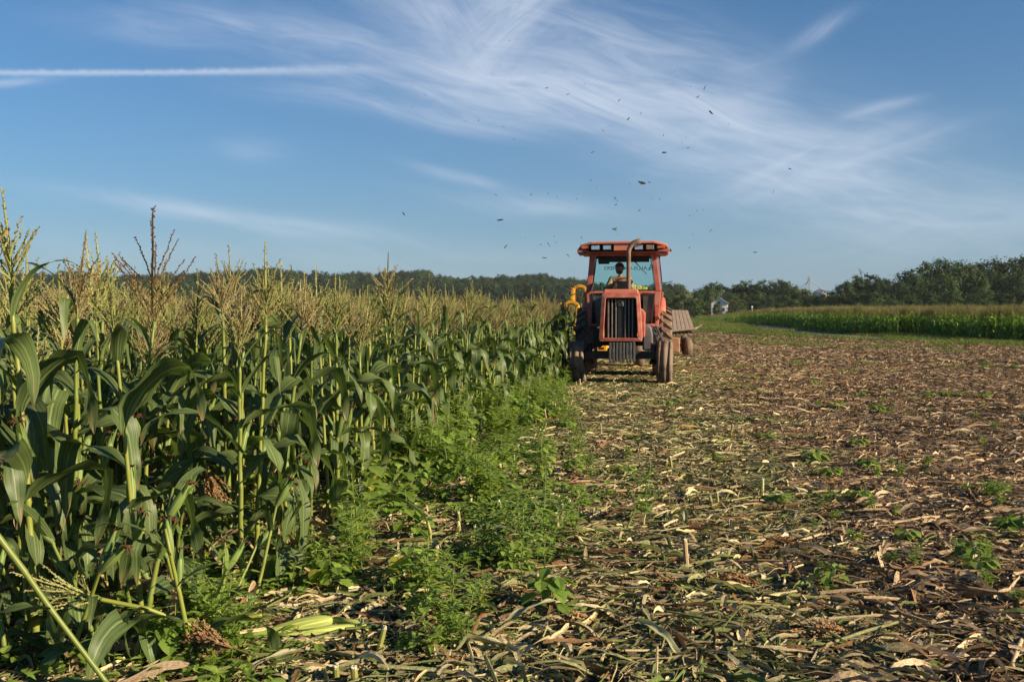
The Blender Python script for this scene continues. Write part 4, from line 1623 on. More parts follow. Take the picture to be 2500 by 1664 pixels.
# ------------------------------------------------------------------ sweet corn: parts, plants, the crop
M_leaf = leafmat('corn_leaf', (0.034, 0.060, 0.019), (0.076, 0.108, 0.032), 0.26, 0.5, 0.38, rib=(0.20, 0.26, 0.10), veins=True, scorch=(0.26, 0.14, 0.065))
M_leafyoung = leafmat('corn_leaf_bright', (0.075, 0.145, 0.020), (0.15, 0.245, 0.036), 0.42, 0.42, 0.45, rib=(0.22, 0.32, 0.10), veins=True)
M_stalk = leafmat('corn_stalk', (0.105, 0.150, 0.022), (0.21, 0.23, 0.040), 0.0, 0.45, 0.4, var_scale=5)
M_tassel = leafmat('corn_tassel', (0.25, 0.195, 0.105), (0.39, 0.315, 0.185), 0.15, 0.7, 0.2, var_scale=12, trc=(1.2, 1.05, .7))
M_tasselgreen = leafmat('corn_tassel_green', (0.22, 0.225, 0.09), (0.36, 0.34, 0.15), 0.18, 0.7, 0.2, var_scale=10, trc=(1.2, 1.2, .7))
M_tasselbrown = leafmat('corn_tassel_brown', (0.15, 0.090, 0.045), (0.26, 0.165, 0.085), 0.12, 0.75, 0.2, var_scale=12, trc=(1.2, 1, .7))
M_husk = leafmat('ear_husk', (0.07, 0.115, 0.028), (0.135, 0.19, 0.045), 0.15, 0.5, 0.35, var_scale=8, veins=True)
M_silk = mat('corn_silk', (0.11, 0.035, 0.016), 0.9, var=.4)


def leaf_mesh(r, L, wd, e0, droop, kink, twist, wave, nseg=13, name='leaf', m=None, curl=0.0):
    """one arching blade that starts at its own origin and leaves towards +x"""
    b = MB()
    pos = Vector((0, 0, 0))
    el, yaw, roll = e0, 0.0, 0.0
    ds = L / nseg
    rows = []
    ph = r.uniform(0, 6.28)
    for i in range(nseg + 1):
        s = i / nseg
        d = Vector((math.cos(el) * math.cos(yaw), math.cos(el) * math.sin(yaw), math.sin(el)))
        side = Vector((-math.sin(yaw), math.cos(yaw), 0))
        up = side.cross(d) * -1
        c_, s_ = math.cos(roll), math.sin(roll)
        sd = side * c_ + up * s_
        un = up * c_ - side * s_
        w = wd * min(1.0, .55 + 2.0 * s) * (1 - s ** 2.4) ** .8 + .001
        fold = .34 * (1 - s * .7)
        row = []
        for q in (-1, -.5, 0, .5, 1):
            wv = wave * wd * math.sin(ph + s * 17 + (2.1 if q > 0 else 0)) * abs(q) ** 1.5 * (1 - s * .4)
            row.append(pos + sd * (q * w / 2 * math.cos(fold)) + un * (abs(q) * w / 2 * math.sin(fold) + wv + curl * w * q * q))
        rows.append(row)
        pos = pos + d * ds
        k = 1.0
        if kink and abs(s - kink) < .5 / nseg:
            el -= r.uniform(.7, 1.3)
        el -= droop * ds / L * (.5 + 1.6 * s)
        el = max(el, -1.45)
        roll += twist / nseg * (.4 + 1.4 * s)
        yaw += r.uniform(-.05, .05)
    vs = [p for row in rows for p in row]
    uvs = [(q / 4, i / nseg) for i in range(nseg + 1) for q in range(5)]
    fs = [(i * 5 + q, i * 5 + q + 1, i * 5 + q + 6, i * 5 + q + 5) for i in range(nseg) for q in range(4)]
    t = r.uniform(.8, 1.2)
    b.add(vs, fs, 0, uvs, (t, t, t))
    return b.mesh(name, m or M_leaf, True)


def tassel_mesh(r, h, nb, m, spread=1.0, full=True, name='tassel', droop=0.0, blen=1.0, sk=1.0, spike=.0062):
    """central spike and side branches, each beset with small pointed spikelets"""
    b = MB()

    def branch(p0, d, L, rad, curv, steps):
        pts, p, dd = [], Vector(p0), Vector(d).normalized()
        for i in range(steps + 1):
            pts.append(p.copy())
            p = p + dd * (L / steps)
            dd = (dd + Vector((0, 0, curv)) * .1 + Vector((r.gauss(0, .03), r.gauss(0, .03), 0))).normalized()
        b.tube(pts, [rad * (1 - .6 * i / steps) for i in range(steps + 1)], 3, 0, (.85, .95, .7), cap=False)
        ns = int(L / (.0105 if full else .02))
        for i in range(ns):
            f = .14 + .86 * (i + r.random()) / ns
            k = min(steps - 1, int(f * steps))
            q = pts[k].lerp(pts[k + 1], f * steps - k)
            ax = (pts[k + 1] - pts[k]).normalized()
            o = ax.orthogonal()
            o.rotate(Matrix.Rotation(r.uniform(0, 6.28), 3, ax))
            t = ax * r.uniform(.8, 1.2) + o * r.uniform(.15, .5)
            t.normalize()
            sl_ = r.uniform(.010, .015) * sk * (1 + (rad - .004) * 60) * (1 if full else 1.5)
            wd = t.cross(o).normalized() * sl_ * .30
            q0 = q + o * rad * .4
            tn = r.uniform(.75, 1.3)
            red = r.random() < .16
            c = (tn * (1.05 if red else 1), tn * (.62 if red else 1), tn * (.6 if red else 1))
            b.add([q0, q0 + t * sl_ * .5 + wd, q0 + t * sl_, q0 + t * sl_ * .5 - wd], [(0, 1, 2, 3)], 0, None, c)
            wd2 = wd.cross(t)
            b.add([q0, q0 + t * sl_ * .5 + wd2, q0 + t * sl_, q0 + t * sl_ * .5 - wd2], [(0, 1, 2, 3)], 0, None, c)
        return pts
    b.tube([(0, 0, -.12), (0, 0, h * .4)], [.0048, .0036], 5, 0, (.7, .95, .55))
    branch((0, 0, h * .36), (r.uniform(-.06, .06), r.uniform(-.06, .06), 1), h * .64, spike, 0, 8)
    for k in range(nb):
        z = h * (.02 + .36 * (k / nb) ** 1.2)
        a = k * 2.4 + r.uniform(-.5, .5)
        el = R(r.uniform(48, 80)) - .12 * spread
        L = blen * h * r.uniform(.44, .66) * (1 - .22 * k / nb)
        branch((0, 0, z), (math.cos(a) * math.cos(el), math.sin(a) * math.cos(el), math.sin(el)), L, .0042, r.uniform(-.3, .6) - droop, 6)
    return b.mesh(name, m)


def ear_mesh(r, L, rad, name='ear'):
    b = MB()
    prof = [(0, .012), (.05 * L, rad * .55), (.2 * L, rad * .9), (.45 * L, rad), (.7 * L, rad * .86), (.9 * L, rad * .5), (L, rad * .26)]
    n = 10
    vs, fs, uvs = [], [], []
    for (z, q) in prof:
        for k in range(n):
            a = 2 * math.pi * k / n
            rr = q * (1 + .06 * math.sin(a * 3 + z * 20))
            vs.append((rr * math.cos(a), rr * math.sin(a), z))
            uvs.append((k / n, z / L))
    for i in range(len(prof) - 1):
        for k in range(n):
            k2 = (k + 1) % n
            fs.append((i * n + k, i * n + k2, (i + 1) * n + k2, (i + 1) * n + k))
    b.add(vs, fs, 0, uvs)
    for k in range(3):
        a = k * 2.1 + r.uniform(0, 1)
        o = Vector((math.cos(a), math.sin(a), 0))
        sd = Vector((-o.y, o.x, 0)) * rad * .45
        p = [o * rad * .7 + Vector((0, 0, L * .7)), o * rad * .7 + Vector((0, 0, L * .95)), o * rad * 1.3 + Vector((0, 0, L * 1.25))]
        b.add([p[0] - sd, p[0] + sd, p[1] + sd * .8, p[2], p[1] - sd * .8], [(0, 1, 2, 3, 4)], 0, None, (.8, .9, .8))
    for k in range(10):
        a = r.uniform(0, 6.28)
        p0 = Vector((0, 0, L * .97))
        p1 = p0 + Vector((math.cos(a) * .02, math.sin(a) * .02, .02))
        p2 = p1 + Vector((math.cos(a) * .022, math.sin(a) * .022, r.uniform(-.03, .01)))
        b.tube([p0, p1, p2], [.004, .003, .002], 3, 1)
    return b.mesh(name, [M_husk, M_silk], True)


def stalk_mesh(r, h, rad, bend, m=None):
    pts, rr = [], []
    z = -.06
    nodes = []
    k = 0
    while z < h:
        f = max(0, z / h)
        x = bend * f * f + .004 * math.sin(k * 3.1)
        pts += [(x, 0, z)]
        rr += [rad * (1.16 - .55 * f) * (1.0)]
        nodes.append((x, z))
        stp = .15 + .05 * r.random()
        for q, g in ((.08, .84), (.92, .86)):
            zz = z + stp * q
            if zz < h:
                ff = max(0, zz / h)
                pts.append((bend * ff * ff + .004 * math.sin(k * 3.1 + q), 0, zz))
                rr.append(rad * (1.16 - .55 * ff) * g)
        z += stp
        k += 1
    pts.append((bend, 0, h))
    rr.append(rad * .42)
    b = MB()
    b.tube(pts, rr, 7)
    return b.mesh('stalk', m or M_stalk, True), nodes


# a stock of blades and tassels the plants are put together from
pr = random.Random(21)
LEAVES = []
for k in range(26):
    LEAVES.append(leaf_mesh(pr, pr.uniform(.58, .88), pr.uniform(.10, .14), R(pr.uniform(30, 64)), pr.uniform(1.5, 3.2), pr.choice([0, .25, .35, .45, .6]), pr.uniform(-1.9, 1.9), pr.uniform(.10, .22)))
M_deadleaf = leafmat('corn_leaf_withered', (0.16, 0.12, 0.055), (0.30, 0.22, 0.12), 0.2, 0.7, 0.2, rib=(.38, .32, .18), veins=True, trc=(1.1, 1, .8))
DEADLEAVES = [leaf_mesh(pr, pr.uniform(.4, .65), pr.uniform(.05, .08), R(pr.uniform(5, 30)), pr.uniform(2.5, 3.6), .25, pr.uniform(-2.4, 2.4), .2, curl=pr.uniform(.1, .6), m=M_deadleaf) for _ in range(6)]
TOPLEAVES = [leaf_mesh(pr, pr.uniform(.32, .5), pr.uniform(.045, .065), R(pr.uniform(55, 78)), pr.uniform(.6, 1.9), pr.choice([0, 0, .5]), pr.uniform(-.8, .8), .06) for _ in range(8)]
TASSELS = [tassel_mesh(pr, pr.uniform(.36, .46), pr.randint(12, 21), (M_tassel, M_tasselgreen, M_tassel)[k % 3], pr.uniform(.8, 1.5)) for k in range(8)]
TASSELBROWN = tassel_mesh(pr, .66, 16, M_tasselbrown, 1.5, blen=1.0, sk=1.1, spike=.0095)
EARS = [ear_mesh(pr, pr.uniform(.17, .21), pr.uniform(.019, .024)) for _ in range(3)]


class Plan:
    """where the parts of one kind of corn plant sit"""
    def __init__(self, seed, h=1.55, low=.12):
        r = random.Random(seed)
        self.h = h
        self.stalk, nodes = stalk_mesh(r, h, r.uniform(.0140, .0180), r.uniform(-.06, .06))
        self.items = []
        az = r.uniform(0, .5)
        use = [q for q in nodes if q[1] > low]
        for k, (x, z) in enumerate(use):
            a = az + math.pi * k + r.uniform(-.55, .55)
            top = k >= len(use) - 2
            me_ = r.choice(TOPLEAVES if top else (DEADLEAVES if z < .42 and r.random() < .45 else LEAVES))
            s = r.uniform(.9, 1.15) * (1 if z > .6 else .9)
            tilt = 0 if z > .65 else r.uniform(.1, .6)
            self.items.append(('leaf', me_, Matrix.Translation((x, 0, z + .01)) @ Matrix.Rotation(a, 4, 'Z') @ Matrix.Rotation(tilt, 4, 'Y') @ Matrix.Scale(s, 4)))
        for q in range(r.choice((1, 1, 2))):
            x, z = min(nodes, key=lambda n_: abs(n_[1] - (.72 - .16 * q)))
            a = r.uniform(0, 6.28)
            self.items.append(('ear', r.choice(EARS), Matrix.Translation((x, 0, z)) @ Matrix.Rotation(a, 4, 'Z') @ Matrix.Rotation(R(r.uniform(16, 30)), 4, 'Y')))
        self.bend = nodes[-1][0]
        self.tassel = r.choice(TASSELS)
        self.tm = Matrix.Translation((self.bend, 0, h)) @ Matrix.Rotation(r.uniform(0, 6.28), 4, 'Z') @ Matrix.Rotation(r.uniform(-.12, .12), 4, 'Y')

    def joined(self, name, swap=None):
        its = [(self.stalk, Matrix())] + [(me_, M) for n_, me_, M in self.items] + [(self.tassel, self.tm)]
        me_ = join_mesh(name, its)
        if swap:
            for i, m in enumerate(me_.materials):
                if m in swap:
                    me_.materials[i] = swap[m]
        return me_

    def build(self, label, group, loc, rot, scale, tassel=None, tassel_scale=1.0, broken=False):
        t = thing('corn_plant', label, 'corn plant', loc, rot, group, scale)
        o = link('stalk', self.stalk, t)
        for n_, me_, M in self.items:
            o = link(n_, me_, t)
            o.matrix_local = M
        if not broken:
            o = link('tassel', tassel or self.tassel, t)
            o.matrix_local = self.tm @ Matrix.Scale(tassel_scale, 4)
        return t


PLANS = [Plan(100 + k, pr.uniform(1.30, 1.52)) for k in range(14)]
BARE = [Plan(140 + k, 1.5, .62) for k in range(4)]
SPIKE = tassel_mesh(pr, .5, 5, M_tasselgreen, 1.0)
EDGE = -2.45                      # row offset of the crop's cut edge
ROWGAP = 0.86

# plants one can pick out in the foreground: (foot x, foot y, distance, tip x, tip y, plan, brown, label)
FEAT = [
    (-60, 2060, 3.95, 6, 405, 0, SPIKE, 'nearest corn plant at left picture edge with a thin bare tassel spike'),
    (88, 1600, 4.8, 46, 462, 1, None, 'tall green corn plant near left edge with open tassel of few spread branches'),
    (183, 1540, 5.2, 178, 568, 2, None, 'corn plant with the bushy tan double-headed tassel left of the dark one'),
    (318, 1400, 6.15, 374, 508, 3, TASSELBROWN, 'corn plant with dark brown tassel and long spike leaning right against the sky'),
    (566, 1330, 7.0, 515, 622, 4, None, 'corn plant with yellow-green fan tassel standing alone right of the dark brown one'),
    (712, 1338, 6.95, 715, 652, 5, None, 'corn plant at the front right corner of the standing crop beside the weeds'),
    (250, 1360, 6.6, 222, 570, 6, None, 'corn plant with yellowish tassel just behind the bushy double-headed one'),
]
used = []
gr = 'standing corn plants'
for (fx, fy, d, tx, ty, pl, tas, lab) in FEAT:
    P = onground(fx, fy) if fy < 1664 else at(fx, fy, d)
    P = at(fx, fy, d)
    P.z = g1(P.x, P.y)
    tip = at(tx, ty, d)
    hgt = tip.z - P.z
    lean = math.atan2(tip.x - P.x, hgt)
    plan = BARE[pl] if pl < 4 else PLANS[pl]
    th = (max(v.co.z for v in tas.vertices) if tas else max(v.co.z for v in plan.tassel.vertices))
    ts = 1.0
    sc = hgt / (plan.h + th * .96)
    t = plan.build(lab, gr, P, (0, lean, 0) if pl else (0, lean, 1.7), sc, tas, ts)
    if pl:
        t.rotation_euler.z = random.uniform(-.3, .3)
    used.append((P.x, P.y))

# broken-off plants and torn blades that fill the foreground below the standing ones
BROKEN = [Plan(160 + k, pr.uniform(.35, .95), .04) for k in range(7)]
bk = random.Random(12)
for (fx, fy) in ((20, 1640), (110, 1560), (250, 1600), (330, 1520), (420, 1480), (390, 1620), (520, 1590), (240, 1440), (470, 1390), (60, 1470), (600, 1400), (690, 1360), (160, 1650), (560, 1480), (10, 1540), (300, 1440), (380, 1400), (190, 1500), (480, 1640), (330, 1640), (70, 1600), (540, 1400), (450, 1530), (140, 1430), (620, 1470), (20, 1460), (650, 1330)):
    P = onground(fx, fy)
    BROKEN[bk.randrange(7)].build('short broken-off corn plant without tassel at the lower left, below the standing stalks', 'broken corn plants in the foreground', (P.x, P.y, g1(P.x, P.y)),
                                  (bk.gauss(0, .35), bk.gauss(0, .35), bk.uniform(0, 6.28)), bk.uniform(.8, 1.05), broken=True)

# the rest of the rows: the largest three hundred as plants of their own, the field behind as one mass
cr = random.Random(77)
cand = []
row = 0
spots = []
while row < 140:
    u = EDGE - ROWGAP * row
    y = 2.6 + cr.uniform(0, .2)
    while y < 60:
        x = u + ROW * y + .28 * float(sstep(12, 22, y)) + cr.gauss(0, .045)
        yj = y + cr.gauss(0, .03)
        if x > -.56 * yj - 1.0 and yj > 4.7 and not (yj < 5.6 and x > -.36 * yj):
            spots.append((x, yj, row))
        y += cr.uniform(.15, .235) * (1 if yj < 30 else 1.25)
    row += 1
free = []
for (x, y, rw) in spots:
    if min(math.hypot(x - a, y - c) for a, c in used) < .16:
        continue
    # what the harvester is just taking: leave room for tractor and machine
    lx = (x - T0.x) * math.cos(TROT) + (y - T0.y) * math.sin(TROT)
    ly = -(x - T0.x) * math.sin(TROT) + (y - T0.y) * math.cos(TROT)
    if (ly > 3.85 and lx > -1.9) or (ly > -1 and lx > -1.35):
        continue
    if rw == 0 and cr.random() < .05:
        continue
    vis = math.hypot(x, y) * (1 + .13 * rw)
    free.append((vis, x, y, rw))
free.sort()
names = ['along the cut edge', 'in the second row', 'in the third row', 'in the rows farther inside']


def where(y):
    return 'close to the viewer' if y < 8 else ('half way to the tractor' if y < 15 else 'beside the tractor')


NPLANT = 300 - len(FEAT)
for k, (vis, x, y, rw) in enumerate(free[:NPLANT]):
    pl = PLANS[cr.randrange(len(PLANS))]
    lab = 'green corn plant with tan tassel %s, %s' % (names[min(rw, 3)], where(y))
    pl.build(lab, gr, (x, y, g1(x, y)), (cr.gauss(0, .045), cr.gauss(0, .045), cr.uniform(0, 6.28)), cr.gauss(1.02, .055), None, cr.uniform(.85, 1.15))
JO = [p.joined('corn_crop_plant') for p in PLANS]
pts, rots, scl, idx = [], [], [], []
for (vis, x, y, rw) in free[NPLANT:]:
    pts.append((x, y, g1(x, y)))
    rots.append((cr.gauss(0, .05), cr.gauss(0, .05), cr.uniform(0, 6.28)))
    scl.append(cr.gauss(1.015, .055))
    idx.append(cr.randrange(len(JO)))
# beyond sixty metres: clumps of a dozen plants, closer together than the eye can part them
clumps = []
for k in range(4):
    its = []
    for q in range(10):
        M = Matrix.Translation((cr.uniform(-.9, .9), cr.uniform(-.9, .9), 0)) @ Matrix.Rotation(cr.uniform(0, 6.28), 4, 'Z') @ Matrix.Scale(cr.gauss(.98, .05), 4)
        p_ = PLANS[cr.randrange(len(PLANS))]
        its += [(p_.stalk, M)] + [(me_, M @ MM) for n_, me_, MM in p_.items[3:]] + [(p_.tassel, M @ p_.tm)]
    clumps.append(join_mesh('corn_crop_clump', its))
y = 60.0
while y < 330:
    st = 1.7 + (y - 60) * .009
    x = EDGE - .1 + ROW * y
    while x > -.56 * y - 2:
        pts.append((x + cr.uniform(-.4, .4) - .4, y + cr.uniform(-.4, .4), 0))
        rots.append((0, 0, cr.uniform(0, 6.28)))
        scl.append(cr.uniform(.94, 1.06))
        idx.append(len(JO) + cr.randrange(4))
        x -= st
    y += st * 1.15
tag(scatter('corn_crop', pts, rots, scl, idx, JO + clumps), 'wide field of tasselled corn stretching left to the wooded ridge', 'corn field')

# the younger, brighter green field across the track on the right
swap = {M_leaf: M_leafyoung}
clump2 = []
for k in range(5):
    its = []
    for q in range(14):
        M = Matrix.Translation((cr.uniform(-.75, .75), cr.uniform(-.75, .75), 0)) @ Matrix.Rotation(cr.uniform(0, 6.28), 4, 'Z') @ Matrix.Scale(cr.gauss(.93, .04), 4)
        p_ = PLANS[cr.randrange(len(PLANS))]
        its += [(p_.stalk, M)] + [(me_, M @ MM) for n_, me_, MM in p_.items] + [(p_.tassel, M @ p_.tm @ Matrix.Scale(1.35, 4))]
    me_ = join_mesh('right_corn_clump', its)
    for i, m in enumerate(me_.materials):
        if m in swap:
            me_.materials[i] = swap[m]
    clump2.append(me_)
poly = [(39, 205), (33.6, 150), (28.6, 113), (25.6, 90), (23.4, 77), (22.6, 66), (22.6, 62.5), (25.4, 61), (25.2, 50), (27, 47), (60, 47), (150, 130), (160, 250), (46, 250)]
pts, rots, scl, idx = [], [], [], []
y = 47.5
while y < 248:
    st = 1.15 + max(0, y - 60) * .008
    x = 21.0
    while x < min(155, .56 * y + 6):
        xx, y2 = x + cr.uniform(-.25, .25), y + cr.uniform(-.25, .25)
        if inpoly(xx, y2, poly):
            pts.append((xx, y2, g1(xx, y2)))
            rots.append((0, 0, cr.uniform(0, 6.28)))
            scl.append(cr.uniform(.93, 1.05) * (1.0 - .28 * float(sstep(120, 200, y2)) * float(sstep(.34, .24, xx / y2))))
            idx.append(cr.randrange(5))
        x += st
    y += st
tag(scatter('corn_stand', pts, rots, scl, idx, clump2), 'bright green corn field beyond the farm track on the right', 'corn field')

# ------------------------------------------------------------------ crop litter on the ground
def litter_material():
    m = leafmat('crop_litter', (0.75, 0.75, 0.75), (1.15, 1.12, 1.05), 0.10, 0.85, 0.12, var_scale=45, trc=(1, 1, 1))
    t = NT(m.node_tree)
    p = m.node_tree.nodes['Principled BSDF']
    src = p.inputs['Base Color'].links[0].from_socket
    uv = t.n('ShaderNodeUVMap')
    sp = t.n('ShaderNodeSeparateXYZ')
    t.put(sp.inputs[0], uv.outputs[0])
    tc = t.n('ShaderNodeTexCoord')
    seed = t.noise(tc.outputs['Object'], 6.0, 1.0)
    fib = t.noise(t.xyz(t.m('MULTIPLY', sp.outputs[0], 9.0), t.m('MULTIPLY', sp.outputs[1], 1.6), t.m('MULTIPLY', seed, 40.0)), 1.0, 4.0, 0.7)
    blot = t.noise(tc.outputs['Object'], 70.0, 3.0, 0.7)
    k = t.m('ADD', t.m('MULTIPLY', fib, 0.75), t.m('MULTIPLY', blot, 0.35))
    col = t.mix(1.0, src, t.mix(t.ss(k, 0.30, 0.78), (0.42, 0.36, 0.30), (1.5, 1.46, 1.38)), 'MULTIPLY')
    t.put(p.inputs['Base Color'], col)
    b = t.n('ShaderNodeBump')
    b.inputs['Distance'].default_value = 0.004
    t.put(b.inputs['Height'], k)
    t.put(p.inputs['Normal'], b.outputs[0])
    return m


M_litter = litter_material()
DRY = [(.48, .385, .255), (.37, .295, .20), (.28, .205, .135), (.175, .125, .08), (.11, .078, .05), (.28, .175, .105), (.56, .47, .33), (.24, .195, .145)]
FRESH = [(.24, .255, .135), (.15, .18, .072), (.48, .43, .26), (.33, .275, .16), (.13, .19, .055), (.30, .285, .17), (.20, .12, .065), (.58, .52, .33)]
lr = random.Random(31)


def strip(b, r, p, yaw, L, w, col, rise=.03, seg=6):
    """a shrivelled piece of leaf lying where it fell"""
    pts = []
    q = Vector(p)
    el = r.uniform(-.1, .3)
    roll = r.gauss(0, .6)
    tw = r.gauss(0, .9)
    vs, uvs = [], []
    bend = r.uniform(-.5, .5)
    cup = r.uniform(-.3, .55)
    for i in range(seg + 1):
        s = i / seg
        d = Vector((math.cos(yaw) * math.cos(el), math.sin(yaw) * math.cos(el), math.sin(el)))
        sd = Vector((-math.sin(yaw), math.cos(yaw), 0))
        up = d.cross(sd)
        a = sd * math.cos(roll) + up * math.sin(roll)
        n_ = up * math.cos(roll) - sd * math.sin(roll)
        ww = w * (.45 + .55 * math.sin(math.pi * min(1, .15 + s * .85))) * r.uniform(.55, 1.35)
        for k in (-1, 0, 1):
            v = q + a * (k * ww / 2) + n_ * (abs(k) * cup * ww * .6)
            v.z = max(v.z, .002)
            vs.append(v)
            uvs.append(((k + 1) / 2, s))
        q = q + d * (L / seg)
        yaw += bend / seg + r.uniform(-.14, .14)
        el += r.uniform(-.4, .3) * .8 - (.25 if q.z > rise else -.06)
        el = max(-.7, min(.8, el))
        roll += tw / seg
        if q.z < .003:
            q.z = .003
            el = abs(el) * .4
    fs = []
    for i in range(seg):
        for k in range(2):
            a = i * 3 + k
            fs.append((a, a + 1, a + 4, a + 3))
    b.add(vs, fs, 0, uvs, col)


def litter_patch(seed, pal, rad, nl, nm, ns, nst, big=1.0):
    r = random.Random(seed)
    b = MB()

    def spot():
        return Vector((r.uniform(-rad, rad), r.uniform(-rad, rad), r.uniform(.002, .03)))

    def tone(dark=0):
        c = r.choice(pal)
        t = r.uniform(.65, 1.2)
        return tuple(q * t for q in c)
    for _ in range(ns):
        strip(b, r, spot(), r.uniform(0, 6.28), r.uniform(.02, .07) * big, r.uniform(.004, .013) * big, tone(), .02, 2)
    for _ in range(ns // 2):            # loose fibres
        strip(b, r, spot(), r.uniform(0, 6.28), r.uniform(.08, .26) * big, r.uniform(.0022, .0050) * big, tone(), .03, 4)
    for _ in range(nm):
        strip(b, r, spot(), r.uniform(0, 6.28), r.uniform(.07, .19) * big, r.uniform(.007, .020) * big, tone(), .025, 4)
    for _ in range(nl):
        strip(b, r, spot() + Vector((0, 0, .006)), r.uniform(0, 6.28), r.uniform(.16, .40) * big, r.uniform(.012, .034) * big, tone(), .04, 8)
    for _ in range(nst):
        p = spot()
        a = r.uniform(0, 6.28)
        L = r.uniform(.06, .46)
        d = Vector((math.cos(a), math.sin(a), r.uniform(-.05, .12)))
        rd = r.uniform(.003, .0095)
        p.z = rd + r.uniform(0, .02)
        b.tube([p, p + d * L * .5 + Vector((0, 0, .004)), p + d * L], [rd, rd * 1.05, rd * .9], 5, 0, tone())
    return b.mesh('litter_patch', M_litter)


coarse_dry = [litter_patch(360 + k, DRY, .36, 22, 75, 150, 18, 1.3) for k in range(5)]
coarse_fresh = [litter_patch(370 + k, FRESH, .36, 24, 75, 150, 22, 1.35) for k in range(6)]
near_dry = [litter_patch(300 + k, DRY, .36, 20, 85, 150, 14) for k in range(7)]
near_fresh = [litter_patch(320 + k, FRESH, .36, 20, 90, 170, 16) for k in range(7)]
far_dry = [litter_patch(340 + k, DRY, .62, 40, 130, 150, 22, 1.0) for k in range(4)]
far_fresh = [litter_patch(350 + k, FRESH, .62, 40, 130, 160, 22, 1.0) for k in range(4)]
D, F = ([], [], [], []), ([], [], [], [])
y = 3.4
while y < 80:
    st = .36 if y < 12 else (.50 if y < 24 else .50 + (y - 24) * .022)
    x = EDGE - 1.2 + ROW * y
    x = max(x, -.56 * y - .6)
    while x < min(.72 * y + 1.6, 46):
        xx, y2 = x + lr.uniform(-.5, .5) * st, y + lr.uniform(-.5, .5) * st
        u = xx - ROW * y2
        lim = 43 + max(0, 22 - xx) * 3.6
        keep = 1 - sstep(lim - 9, lim + 9, y2 + 7 * mnoise.noise(Vector((xx * .12, y2 * .12, 3))))
        if u > EDGE + .1 or y2 < 14:
            if lr.random() < float(keep):
                edge = 1.45 + .8 * mnoise.noise(Vector((xx * .5, y2 * .3, 9)))
                fresh = lr.random() < float(1 - sstep(edge - .7, edge + .9, u)) * .92 + .03
                T_ = F if fresh else D
                near = y2 < 17
                T_[0].append((xx, y2, g1(xx, y2) - .004))
                T_[1].append((lr.uniform(-.05, .05), lr.uniform(-.05, .05), lr.uniform(0, 6.28)))
                T_[2].append(lr.uniform(.85, 1.15) * (1 if y2 < 30 else 1.25))
                T_[3].append((11 + lr.randrange(5)) if y2 < 8.5 and lr.random() < .55 * (1 - (y2 - 4) / 6) + .12 else lr.randrange(7) if near else 7 + lr.randrange(4))
        x += st
    y += st
tag(scatter('dry_litter', *D, near_dry + far_dry + coarse_dry), 'dry tan maize leaves and chaff strewn over the harvested ground', 'crop litter')
tag(scatter('fresh_litter', *F, near_fresh + far_fresh + coarse_fresh), 'freshly shredded grey-green maize leaves strewn along the last cut swath', 'crop litter')

# ------------------------------------------------------------------ weeds
M_weed = leafmat('weed_leaf', (0.14, 0.225, 0.034), (0.24, 0.335, 0.064), 0.40, 0.5, 0.35, var_scale=14)
M_weedstem = mat('weed_stem', (0.17, 0.23, 0.06), 0.6, var=.25)


def blade(b, p, d, up, L, w, col, kind=0):
    d = d.normalized()
    sd = d.cross(up)
    if sd.length < 1e-3:
        sd = d.orthogonal()
    sd.normalize()
    n_ = sd.cross(d)
    if kind == 0:       # lance-shaped, folded along the rib and drooping at the tip
        prof = ((0, .12), (.25, .8), (.5, 1), (.78, .6), (1, 0))
    else:               # heart-shaped
        prof = ((-.10, .35), (.05, .9), (.3, 1), (.65, .62), (1, 0))
    vs = []
    for (s, q) in prof:
        c = p + d * (L * s) - n_ * (L * .22 * s * s)
        for k in (-1, 0, 1):
            vs.append(c + sd * (k * w / 2 * q) + n_ * (abs(k) * w * .12 * q))
    fs = []
    for i in range(4):
        a = i * 3
        fs += [(a, a + 1, a + 4, a + 3), (a + 1, a + 2, a + 5, a + 4)]
    b.add(vs, fs, 0, None, col)


def weed_meshes(seed, h, kind, nbr):
    r = random.Random(seed)
    st, fo = MB(), MB()
    top = Vector((r.uniform(-.06, .06), r.uniform(-.06, .06), h))
    st.tube([(0, 0, -.03), top * .5 + Vector((r.uniform(-.02, .02), 0, 0)), top], [.0045, .0035, .0015], 5)

    def leaves(p0, p1, n, sc):
        for i in range(n):
            f = .15 + .85 * (i + r.random() * .6) / n
            p = p0.lerp(p1, f)
            a = i * 2.4 + r.uniform(-.4, .4)
            el = r.uniform(-.15, .7)
            d = Vector((math.cos(a) * math.cos(el), math.sin(a) * math.cos(el), math.sin(el)))
            if kind == 0:
                L = r.uniform(.075, .135) * sc * (1.1 - .45 * f)
                w = L * r.uniform(.34, .46)
                q = p
            else:
                L = r.uniform(.085, .15) * sc * (1.1 - .4 * f)
                w = L * r.uniform(.85, 1.0)
                q = p + d * L * .7
                st.tube([p, q], [.0016, .0013], 3)
                d = Vector((d.x, d.y, r.uniform(-.6, .0)))
            t = r.uniform(.7, 1.25)
            y_ = r.random() < .06
            blade(fo, q, d, Vector((0, 0, 1)), L, w, (t * (1.7 if y_ else 1), t * (1.15 if y_ else 1), t))
    leaves(Vector((0, 0, .02)), top, int(10 + h * 20) if kind == 0 else int(7 + h * 12), 1.0)
    for k in range(nbr):
        z = h * r.uniform(.08, .7)
        a = r.uniform(0, 6.28)
        L = h * r.uniform(.3, .6)
        p0 = Vector((0, 0, z))
        p1 = p0 + Vector((math.cos(a) * L * .62, math.sin(a) * L * .62, L * .75))
        st.tube([p0, p1], [.003, .0012], 4)
        leaves(p0, p1, int(5 + L * 24), .85)
    return st.mesh('stem', M_weedstem, True), fo.mesh('foliage', M_weed)


